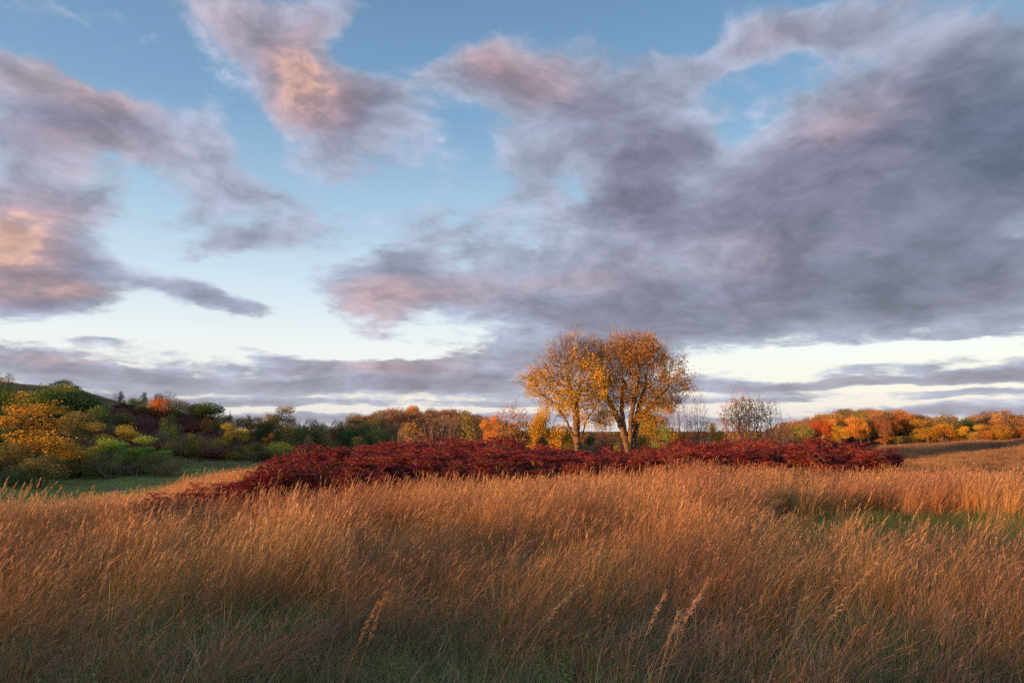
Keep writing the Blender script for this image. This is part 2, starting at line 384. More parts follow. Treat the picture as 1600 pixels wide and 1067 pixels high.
def make_ground():
    az = np.linspace(0, 2*np.pi, 421)[:-1]
    # finer in front of the camera
    az = az + .55*np.sin(az)*-1*0.9
    rr = np.concatenate([[0.0], np.geomspace(.8, 4200, 300)])
    Rr, A = np.meshgrid(rr[1:], az, indexing='ij'); X = (Rr*np.sin(A)).ravel(); Y = (Rr*np.cos(A)).ravel()
    X = np.append(X, 0); Y = np.append(Y, 0); Z = hgt(X, Y)
    n = len(az); m = len(rr)-1
    i, j = np.meshgrid(np.arange(m-1), np.arange(n), indexing='ij'); j2 = (j+1) % n
    q = np.stack([i*n+j, i*n+j2, (i+1)*n+j2, (i+1)*n+j], -1).reshape(-1, 4)[:, ::-1]
    k = np.arange(n); tri = np.stack([np.full(n, m*n), (k+1) % n, k], -1)
    me = mesh_np('ground', np.stack([X, Y, Z], -1), [q, tri], [M_GROUND], cover_color(X, Y, Z), True)
    o = mobj('ground', me); tag(o, kind='structure'); return o
make_ground()

# ================================================================== tree growing
def rand_in(lobes, n, r):
    vol = np.array([a[1][0]*a[1][1]*a[1][2]*(a[2] if len(a) > 2 else 1) for a in lobes]); pick = r.choice(len(lobes), n, p=vol/vol.sum())
    d = r.normal(size=(n, 3)); d /= np.linalg.norm(d, axis=1)[:, None]; rad = r.random(n)**(1/2.4)
    C = np.array([a[0] for a in lobes], float)[pick]; S = np.array([a[1] for a in lobes], float)[pick]
    return C + d*rad[:, None]*S
def grow(lobes, stems, n_att, step, infl, kill, seed, iters=90, up=.12):
    """space colonisation: stems are polylines from the ground; returns node positions and parents"""
    r = np.random.default_rng(seed); A = rand_in(lobes, n_att, r); alive = np.ones(n_att, bool)
    P = []; par = []
    for st in stems:
        prev = -1
        for a, b in zip(st[:-1], st[1:]):
            a = np.array(a, float); b = np.array(b, float); k = max(1, int(np.linalg.norm(b-a)/step))
            for q in range(0 if prev < 0 else 1, k+1):
                P.append(a+(b-a)*q/k + (r.normal(size=3)*step*.12 if 0 < q else 0)); par.append(prev); prev = len(P)-1
    P = [np.array(p) for p in P]; near = np.full(n_att, -1); nd = np.full(n_att, 1e9); done = 0
    for it in range(iters):
        new = np.array(P[done:])
        if len(new) == 0: break
        act = np.where(alive)[0]
        if len(act) == 0: break
        D = np.linalg.norm(A[act][:, None]-new[None], axis=2); mi = D.argmin(1); md = D[np.arange(len(act)), mi]
        better = md < nd[act]; nd[act[better]] = md[better]; near[act[better]] = done+mi[better]
        alive &= nd > kill; done = len(P)
        act = np.where(alive & (nd < infl))[0]
        if len(act) == 0: break
        Pn = np.array(P); dirs = A[act]-Pn[near[act]]; dirs /= np.linalg.norm(dirs, axis=1)[:, None]+1e-9
        S = np.zeros((len(P), 3)); np.add.at(S, near[act], dirs); idx = np.unique(near[act])
        for i in idx:
            d = S[i]; L = np.linalg.norm(d)
            if L < 1e-3: continue
            d = d/L + r.normal(size=3)*.14 + np.array((0, 0, up)); d /= np.linalg.norm(d)
            P.append(P[i]+d*step); par.append(i)
    return np.array(P), np.array(par)
def radii(P, par, tip, trunk, expo=2.2):
    n = len(P); acc = np.zeros(n)
    leafy = np.ones(n, bool); leafy[par[par >= 0]] = False
    acc[leafy] = 1.0
    for i in range(n-1, -1, -1):
        if par[i] >= 0: acc[par[i]] += acc[i]
    rad = tip*acc**(1/expo); roots = par < 0
    f = trunk/rad[roots].max(); 
    if f != 1:   # bend the scale so that tips stay thin and the trunk reaches its girth
        mx = rad.max(); rad = rad*(1+(f-1)*(rad/mx)**1.9)
    return rad, leafy
def tubes(P, par, rad, thin=.02):
    e = np.where(par >= 0)[0]; a = P[par[e]]; b = P[e]; d = b-a; L = np.linalg.norm(d, axis=1)[:, None]; d = d/np.maximum(L, 1e-6)
    r2 = rad[e]; r1 = np.minimum(rad[par[e]], r2*1.25)
    ref = np.where(np.abs(d[:, 2:3]) > .9, np.array([[1., 0, 0]]), np.array([[0, 0, 1.]])); u = np.cross(d, ref); u /= np.linalg.norm(u, axis=1)[:, None]; v = np.cross(d, u)
    Vs, Fs, off = [], [], 0
    for sides, sel in ((7, r2 > thin*3), (4, (r2 <= thin*3) & (r2 > thin)), (3, r2 <= thin)):
        if not sel.any(): continue
        k = sel.sum(); ang = np.arange(sides)*2*np.pi/sides
        ring = np.cos(ang)[None, :, None]*u[sel][:, None] + np.sin(ang)[None, :, None]*v[sel][:, None]
        lo = a[sel][:, None]+ring*r1[sel][:, None, None]; hi = (b[sel]+d[sel]*rad[e][sel][:, None]*.3)[:, None]+ring*r2[sel][:, None, None]
        V = np.concatenate([lo, hi], 1).reshape(-1, 3); base = off+np.arange(k)[:, None]*2*sides; s = np.arange(sides)[None]; s2 = (s+1) % sides
        Fs.append(np.stack([base+s, base+s2, base+sides+s2, base+sides+s], -1).reshape(-1, 4)); Vs.append(V); off += len(V)
    return np.concatenate(Vs), np.concatenate(Fs)
def twigs(P, par, tips, n, length, seed, up=.5, out=.6):
    """adds n short twigs of two segments to each tip node"""
    r = np.random.default_rng(seed); c = P.mean(0); newP = [P]; newpar = [par]; off = len(P)
    idx = np.repeat(tips, n); d = P[idx]-P[np.maximum(par[idx], 0)]; d /= np.linalg.norm(d, axis=1)[:, None]+1e-9
    o = P[idx]-c; o /= np.linalg.norm(o, axis=1)[:, None]+1e-9
    d = d + o*out + r.normal(size=d.shape)*.55 + np.array((0, 0, up)); d /= np.linalg.norm(d, axis=1)[:, None]
    ln = length*(.5+r.random(len(idx)))[:, None]
    m1 = P[idx]+d*ln*.5; d2 = d+r.normal(size=d.shape)*.3; d2 /= np.linalg.norm(d2, axis=1)[:, None]; m2 = m1+d2*ln*.5
    i1 = off+np.arange(len(idx)); i2 = i1+len(idx)
    return np.concatenate([P, m1, m2]), np.concatenate([par, idx, i1]), np.concatenate([i1, i2])
def leaf_quads(C, size, seed, up=0.2, jitter=.35, tone=None, hang=0.0, aspect=.62):
    """rhombic, slightly folded leaves; returns V, F, col"""
    r = np.random.default_rng(seed); n = len(C)
    nrm = r.normal(size=(n, 3)) + np.array((0, 0, up)); nrm /= np.linalg.norm(nrm, axis=1)[:, None]
    t = np.cross(nrm, r.normal(size=(n, 3))+np.array((0, 0, -hang))); t /= np.linalg.norm(t, axis=1)[:, None]+1e-9; b = np.cross(nrm, t)
    s = size*(1+jitter*(r.random(n)*2-1))[:, None]
    V = np.stack([C-t*s*.5, C+b*s*aspect*.5+nrm*s*.08, C+t*s*.5, C-b*s*aspect*.5+nrm*s*.08], 1).reshape(-1, 3)
    F = (np.arange(n)*4)[:, None]+np.array([[0, 1, 2, 3]])
    tn = (.72+.56*r.random((n, 1))) if tone is None else tone[:, None]*(.8+.4*r.random((n, 1)))
    col = tn*(1+(r.random((n, 3))-.5)*np.array((.18, .22, .1)))
    return V, F, np.repeat(col, 4, axis=0)

def clump_tone(C, seed, sc=1.3, lo=.6, hi=1.35):
    vn = VNoise(seed); return lo+(hi-lo)*(.5*vn(C[:, 0]+C[:, 2]*.7, C[:, 1]+C[:, 2]*.9, sc)+.5*vn(C[:, 0]-C[:, 2], C[:, 2]*1.3+C[:, 1]*.3, sc*.5))

def build_tree_mesh(name, lobes, stems, n_att=700, step=.35, infl=3.0, kill=.55, seed=1, tip=.012, trunk=.16, leaf_n=3, leaf=.2, spread=.28,
                    leafset=None, twig=(2, .5), ltone=(.6, 1.35), thin=.02, up=.12, lmax=.06, leaf_up=.3, aspect=.62, fill=0):
    P, par = grow(lobes, stems, n_att, step, infl, kill, seed, up=up)
    rad, leafy = radii(P, par, tip, trunk)
    small = np.where(rad < max(lmax, tip*1.5))[0]
    if twig[0]:
        tips = small if twig[0] > 0 else np.where(leafy)[0]
        P2, par2, tw = twigs(P, par, tips, abs(twig[0]), twig[1], seed+5)
        rad2 = np.concatenate([rad, np.full(len(tw)//2, tip*.75), np.full(len(tw)//2, tip*.5)])
    else: P2, par2, rad2, tw = P, par, rad, small
    V, F = tubes(P2, par2, rad2, thin)
    wood = mesh_np(name+'_wood', V, F, [M_BARK], smooth=True)
    leaves = None
    if leaf_n:
        src = tw if leafset is None else tw[leafset(P2[tw])]
        r = np.random.default_rng(seed+9)
        k = int(leaf_n) if leaf_n >= 1 else 1
        idx = np.repeat(src, k)
        if leaf_n < 1: idx = idx[r.random(len(idx)) < leaf_n]
        C = P2[idx] + r.normal(size=(len(idx), 3))*spread
        if fill:
            Fp = rand_in(lobes, fill, r); C = np.concatenate([C, Fp if leafset is None else Fp[leafset(Fp)]])
        V, F, col = leaf_quads(C, leaf, seed+3, up=leaf_up, tone=clump_tone(C, seed+20, 1.4, *ltone), aspect=aspect)
        leaves = mesh_np(name+'_leaves', V, F, [M_LEAF], col)
    return wood, leaves

# ================================================================== the two big elms
def elm(px, Y, name, lobes_px, stems_px, seed, label, n_att, reddish, trunk_r):
    k = Y/1067.0*1.0; bx = x_at(px, Y); bz = hz(bx, Y)
    def loc(p, dy=0.0): return (x_at(p[0], Y)-bx, dy, z_at(p[1], Y)-bz)
    lobes_px = [(950+(a[0]-950)*.93, 650+(a[1]-650)*.90, *a[2:]) for a in lobes_px]      # twigs reach a little beyond the crown
    lobes = [((*loc((cx, cy))[:1], dy, loc((cx, cy))[2]), (rx*k, ry_d, rz*k), w) for (cx, cy, dy, rx, rz, ry_d, w) in lobes_px]
    stems = [[loc(p[:2], p[2]) if len(p) > 2 else loc(p) for p in st] for st in stems_px]
    P, par = grow(lobes, stems, n_att, .24, 2.2, .42, seed, iters=120, up=.06)
    rad, leafy = radii(P, par, .0105, trunk_r, 2.9)
    small = np.where(rad < .022)[0]
    P2, par2, tw = twigs(P, par, small, 2, .95, seed+5, up=.5, out=.9)
    r2 = np.concatenate([rad, np.full(len(tw)//2, .0105), np.full(len(tw)//2, .008)])
    V, F = tubes(P2, par2, r2, .02)
    root = empty(name, (bx, Y, bz)); tag(root, label, 'tree', 'big elms standing in the sumac')
    w = mobj('trunk', mesh_np('elm_wood', V, F, [M_BARK], smooth=True), root); w.color = (.17, .115, .08, 1)
    r = np.random.default_rng(seed+9); C = P2[tw]
    bare = np.zeros(len(C))
    for (cx, cy, rx, rz, amt) in reddish:
        c = loc((cx, cy)); bare = np.maximum(bare, amt*np.exp(-(((C[:, 0]-c[0])/(rx*k))**2+((C[:, 2]-c[2])/(rz*k))**2)))
    keep = r.random(len(C)) > bare
    C = np.repeat(C[keep], 8, axis=0); cl = clump_tone(C, seed+50, .9, 0, 1); C = C[r.random(len(C)) < np.clip((cl-.28)*3.2, .12, 1)]; C = C+r.normal(size=C.shape)*.22
    # a few leaves low on the trunk and limbs
    low = np.where((rad > .03) & (P[:, 2] > 3.2) & (P[:, 2] < 7.5))[0]; Cl = np.repeat(P[low], 3, axis=0); Cl = Cl+r.normal(size=Cl.shape)*.28
    C = np.concatenate([C, Cl])
    tone = clump_tone(C, seed+20, 1.6, .55, 1.35)
    V, F, col = leaf_quads(C, .145, seed+3, up=.1, tone=tone, aspect=.6)
    # golden below and left, browner orange towards the top
    h = np.repeat(np.clip((C[:, 2]-6.5)/9, 0, 1), 4)[:, None]; mixn = np.repeat((clump_tone(C, seed+31, 2.0, 0, 1))[:, None], 4, axis=0)
    tint = (np.array((.62, .38, .04))*(1-h)+np.array((.56, .26, .05))*h)*(1-mixn*.45)+np.array((.24, .23, .045))*mixn*.45
    lf = mobj('crown', mesh_np('elm_leaves', V, F, [M_LEAF], col*tint), root); lf.color = (1, 1, 1, 1)
    return root

LA = [(846,592,.5,34,26,2.4,1),(828,598,0,18,14,1.2,.6),(888,555,.6,38,38,2.6,1.5),(905,600,-.4,42,42,2.6,1.1),(870,610,0,30,24,2,.6),(930,640,.3,16,26,1.4,.5),(905,650,-.5,20,20,1.3,.4),(920,545,1,30,26,2,1),(880,530,0,9,11,.8,3),(842,566,.3,13,10,.8,4),(812,588,0,10,9,.6,5),(862,628,.4,16,12,.9,3),(938,655,.3,12,16,.8,3)]
SA = [[(903,748),(901,700),(904,660),(902,628),(908,600)],[(903,748,.1),(899,692,.2),(884,655,.3),(868,630,.4),(845,615,.5)],[(904,748,.2),(908,695,.5),(916,660,.8),(932,636,1.0),(944,618,1.1)],
      [(902,700,-.2),(898,650,-.4),(890,600,-.3),(884,575,0)]]
elm(903, 65, 'elm_tree', LA, SA, 41, 'left big elm in the sumac with its wide golden arm and bare reddish top', 3200,
    [(878,545,40,44,1.0),(915,538,34,28,.95),(822,590,12,16,.6)], .27)
LB = [(960,560,-.3,42,38,2.6,1.4),(1005,552,.3,42,34,2.8,1.4),(1035,578,.5,32,28,2.4,1),(1066,592,.2,20,18,1.5,.6),(975,600,0,50,30,2.8,1.1),(1020,612,-.5,34,24,2.2,.8),(1045,620,0,18,16,1.4,.3),(940,590,.4,22,30,1.8,.5),(985,530,0,30,14,2,.5),(1082,600,0,9,9,.6,6),(1062,563,.3,14,11,.9,4),(972,519,0,9,9,.7,6),(1003,524,.2,10,8,.7,5),(1052,618,.2,20,15,1,3),(1012,645,-.3,20,12,1,3),(958,636,.2,14,20,.9,3)]
SB = [[(984,748),(980,705),(973,672),(963,648),(950,622),(942,602)],[(984,748,.1),(981,700,.1),(976,670,.1),(972,640,.2),(976,600,.1)],[(992,748,.5),(992,700,.7),(995,660,.9),(1004,630,1.0),(1014,600,.9)],
      [(990,748,.2),(989,690,.5),(1000,652,.3),(1024,628,.1),(1046,606,0)],[(984,690,-.1),(984,655,-.5),(990,625,-.8),(996,600,-.9)]]
elm(985, 66, 'elm_tree', LB, SB, 57, 'right big elm in the sumac with paired leaning trunks and round orange brown crown', 4200,
    [(932,560,26,38,.95),(950,532,24,18,.8)], .26)

# ================================================================== tree kinds (built once, copied)
def lobes_for(kind, seed):
    r = random.Random(seed); L = []
    if kind in ('round', 'dense'):
        L = [((0,0,4.6),(3.0,2.9,2.9),1.5)]
        for _ in range(5):
            a = r.uniform(0, 6.28); L.append(((math.cos(a)*1.7, math.sin(a)*1.7, r.uniform(3.4, 6.4)), (1.5, 1.5, 1.3), 1.6))
    elif kind == 'shrub':
        for _ in range(6):
            a = r.uniform(0, 6.28); L.append(((math.cos(a)*1.9, math.sin(a)*1.7, r.uniform(2.2, 5.2)), (1.7, 1.7, 2.0), 1.0))
    elif kind == 'airy':
        for q in range(9):
            a = r.uniform(0, 6.28); d = r.uniform(.5, 2.3); L.append(((math.cos(a)*d, math.sin(a)*d, 3.0+4.4*(q/8)*(1-.12*d)), (r.uniform(.8,1.3),)*2+(r.uniform(.7,1.1),), 1.0))
    elif kind == 'oak':
        for q in range(9):
            a = q*0.7+r.uniform(-.3,.3); d = r.uniform(1.2, 3.4); L.append(((math.cos(a)*d, math.sin(a)*d, 5.6+r.uniform(-.9, 1.2)-d*.25), (1.3, 1.3, .75), 1.0))
        L.append(((0, 0, 6.6), (2, 2, .9), 1))
    elif kind == 'aspen':
        L = [((r.uniform(-.3,.3), r.uniform(-.3,.3), 1.8+q*1.0), (1.25-abs(q-2)*.17, 1.25-abs(q-2)*.17, .9), 1) for q in range(6)]
    elif kind in ('bare', 'half'):
        for q in range(7):
            a = r.uniform(0, 6.28); d = r.uniform(.3, 2.1); L.append(((math.cos(a)*d, math.sin(a)*d, r.uniform(3.6, 6.8)), (1.3, 1.3, 1.3), 1.0))
        L.append(((0, 0, 5.2), (2.6, 2.4, 2.6), 1.3))
    elif kind == 'conifer':
        L = [((0, 0, .9+q*.95), (1.65-q*.21, 1.65-q*.21, .45), 1) for q in range(8)]
    return L
SPEC = {  # n_att, step, leaf_n, leaf size, spread, fill, stems
 'round': (460, .40, 4, .23, .35, 4200, 1), 'dense': (300, .5, 3, .25, .35, 7000, 1), 'shrub': (460, .42, 4, .21, .3, 2800, 4), 'airy': (620, .34, 9, .15, .3, 6500, 1),
 'oak': (460, .42, 4, .22, .28, 3000, 1), 'aspen': (300, .36, 4, .21, .25, 2200, 1), 'bare': (1000, .32, 0, 0, 0, 0, 1), 'half': (900, .33, 2, .21, .25, 0, 1), 'conifer': (260, .34, 4, .2, .2, 2200, 1),
 'brush': (1000, .33, .4, .17, .2, 0, 5)}
PROTO = {}
def proto(kind, var):
    key = (kind, var)
    if key in PROTO: return PROTO[key]
    n_att, step, ln, ls, sp, fill, ns = SPEC[kind]; seed = 100+var*17+sum(map(ord, kind)); r = random.Random(seed)
    L = lobes_for('shrub' if kind == 'brush' else kind, seed)
    if ns == 1:
        fork = 1.6 if kind not in ('aspen', 'conifer', 'oak') else 2.4
        top = (r.uniform(-.4,.4), r.uniform(-.4,.4), 4.2 if kind != 'conifer' else 7.0)
        stems = [[(0,0,-.5), (r.uniform(-.15,.15), 0, fork), top]]
        if kind in ('bare', 'half', 'airy', 'round', 'dense', 'oak'):
            for q in range(3):
                a = q*2.1+r.uniform(-.4,.4); stems.append([(0,0,-.5), (0,0,fork*.9), (math.cos(a)*1.2, math.sin(a)*1.2, fork+1.7)])
    else: stems = [[(r.uniform(-.5,.5), r.uniform(-.5,.5), -.4), (math.cos(q*6.28/ns)*1.0, math.sin(q*6.28/ns)*1.0, 1.8)] for q in range(ns)]
    tw = (-3, .7) if kind in ('bare', 'half', 'brush') else (-1, .5)
    w, l = build_tree_mesh(kind, L, stems, n_att, step, 3.4, .6, seed, tip=.019 if kind in ('bare','half','brush') else .012, trunk=.17 if kind != 'oak' else .24, leaf_n=ln, leaf=ls, spread=sp, twig=tw, fill=fill, thin=.03, ltone=(.5, 1.5))
    co = np.empty(len(w.vertices)*3, np.float32); w.vertices.foreach_get('co', co); co = co.reshape(-1, 3)
    if l:
        c2 = np.empty(len(l.vertices)*3, np.float32); l.vertices.foreach_get('co', c2); c2 = c2.reshape(-1, 3)
        co = np.concatenate([co, c2]) 
    top = np.percentile(co[:, 2], 99.7); wd = np.percentile(co[:, 0], 99)-np.percentile(co[:, 0], 1)
    PROTO[key] = (w, l, top, wd); return PROTO[key]

TONE = {'gold': (0.58,0.35,0.035), 'gold2': (0.552,0.324,0.042), 'orange': (0.56,0.25,0.05), 'redorange': (0.54,0.155,0.04), 'red': (0.44,0.085,0.04), 'rust': (0.36,0.19,0.085), 'brown': (0.276,0.156,0.084), 'maroon': (0.2,0.06,0.045),
 'green': (0.149,0.223,0.047), 'dkgreen': (0.081,0.135,0.038), 'ygreen': (0.312,0.312,0.039), 'olive': (0.247,0.215,0.065), 'tan': (0.27,0.17,0.09), 'bright': (0.319,0.478,0.065), 'pink': (0.34,0.22,0.15), 'grey': (0.25,0.213,0.175), 'yellow': (0.52,0.429,0.052)}
TWORD = {'gold': 'golden yellow', 'gold2': 'dull gold', 'orange': 'orange', 'redorange': 'red orange', 'red': 'red', 'rust': 'rust coloured', 'brown': 'brown', 'maroon': 'dark maroon', 'green': 'green', 'dkgreen': 'dark green',
 'ygreen': 'yellow green', 'olive': 'olive', 'tan': 'tan', 'bright': 'bright green', 'pink': 'pinkish brown', 'grey': 'grey brown', 'yellow': 'pale yellow'}
KWORD = {'round': 'rounded tree', 'dense': 'dense tree', 'shrub': 'bushy shrub', 'airy': 'loose tree', 'oak': 'spreading tree', 'aspen': 'narrow tree', 'bare': 'leafless tree', 'half': 'thinly leaved tree', 'conifer': 'pointed tree', 'brush': 'twiggy thicket'}
KNAME = {'round': 'leafy_tree', 'dense': 'leafy_tree', 'shrub': 'shrub', 'airy': 'cottonwood_tree', 'oak': 'oak_tree', 'aspen': 'aspen_tree', 'bare': 'bare_tree', 'half': 'leafy_tree', 'conifer': 'conifer_tree', 'brush': 'bare_shrub'}
TREES = []
def place(px, Y, top, wpx, kind, tone, label=None, var=None, wood=None, flat=1.0):
    rr = random.Random(int(px*13+Y*7+top)); x = x_at(px, Y)
    z = hz(x, Y); H = max(1.2, z_at(top, Y)-z); Wd = wpx*Y/1067.0
    v = rr.randrange(2) if var is None else var
    w, l, ph, pw = proto(kind, v); rz = rr.uniform(0, 6.28)
    s = H/ph; sw = Wd/pw; sw = max(s*.45, min(sw, s*2.4))
    root = empty(KNAME[kind], (x, Y, z), rz, (sw, sw*rr.uniform(.9, 1.1), s))
    wo = mobj('trunk' if kind not in ('shrub','brush') else 'branches', w, root); wc = wood or ((.21,.155,.125) if kind in ('bare','half','brush') else (.12,.09,.07)); wo.color = (*wc, 1)
    if l:
        lo = mobj('crown', l, root); c = TONE[tone]; j = rr.uniform(.88, 1.12); lo.color = (c[0]*j, c[1]*j, c[2]*j, 1)
    TREES.append([root, px, Y, top, kind, tone, label])
    return root

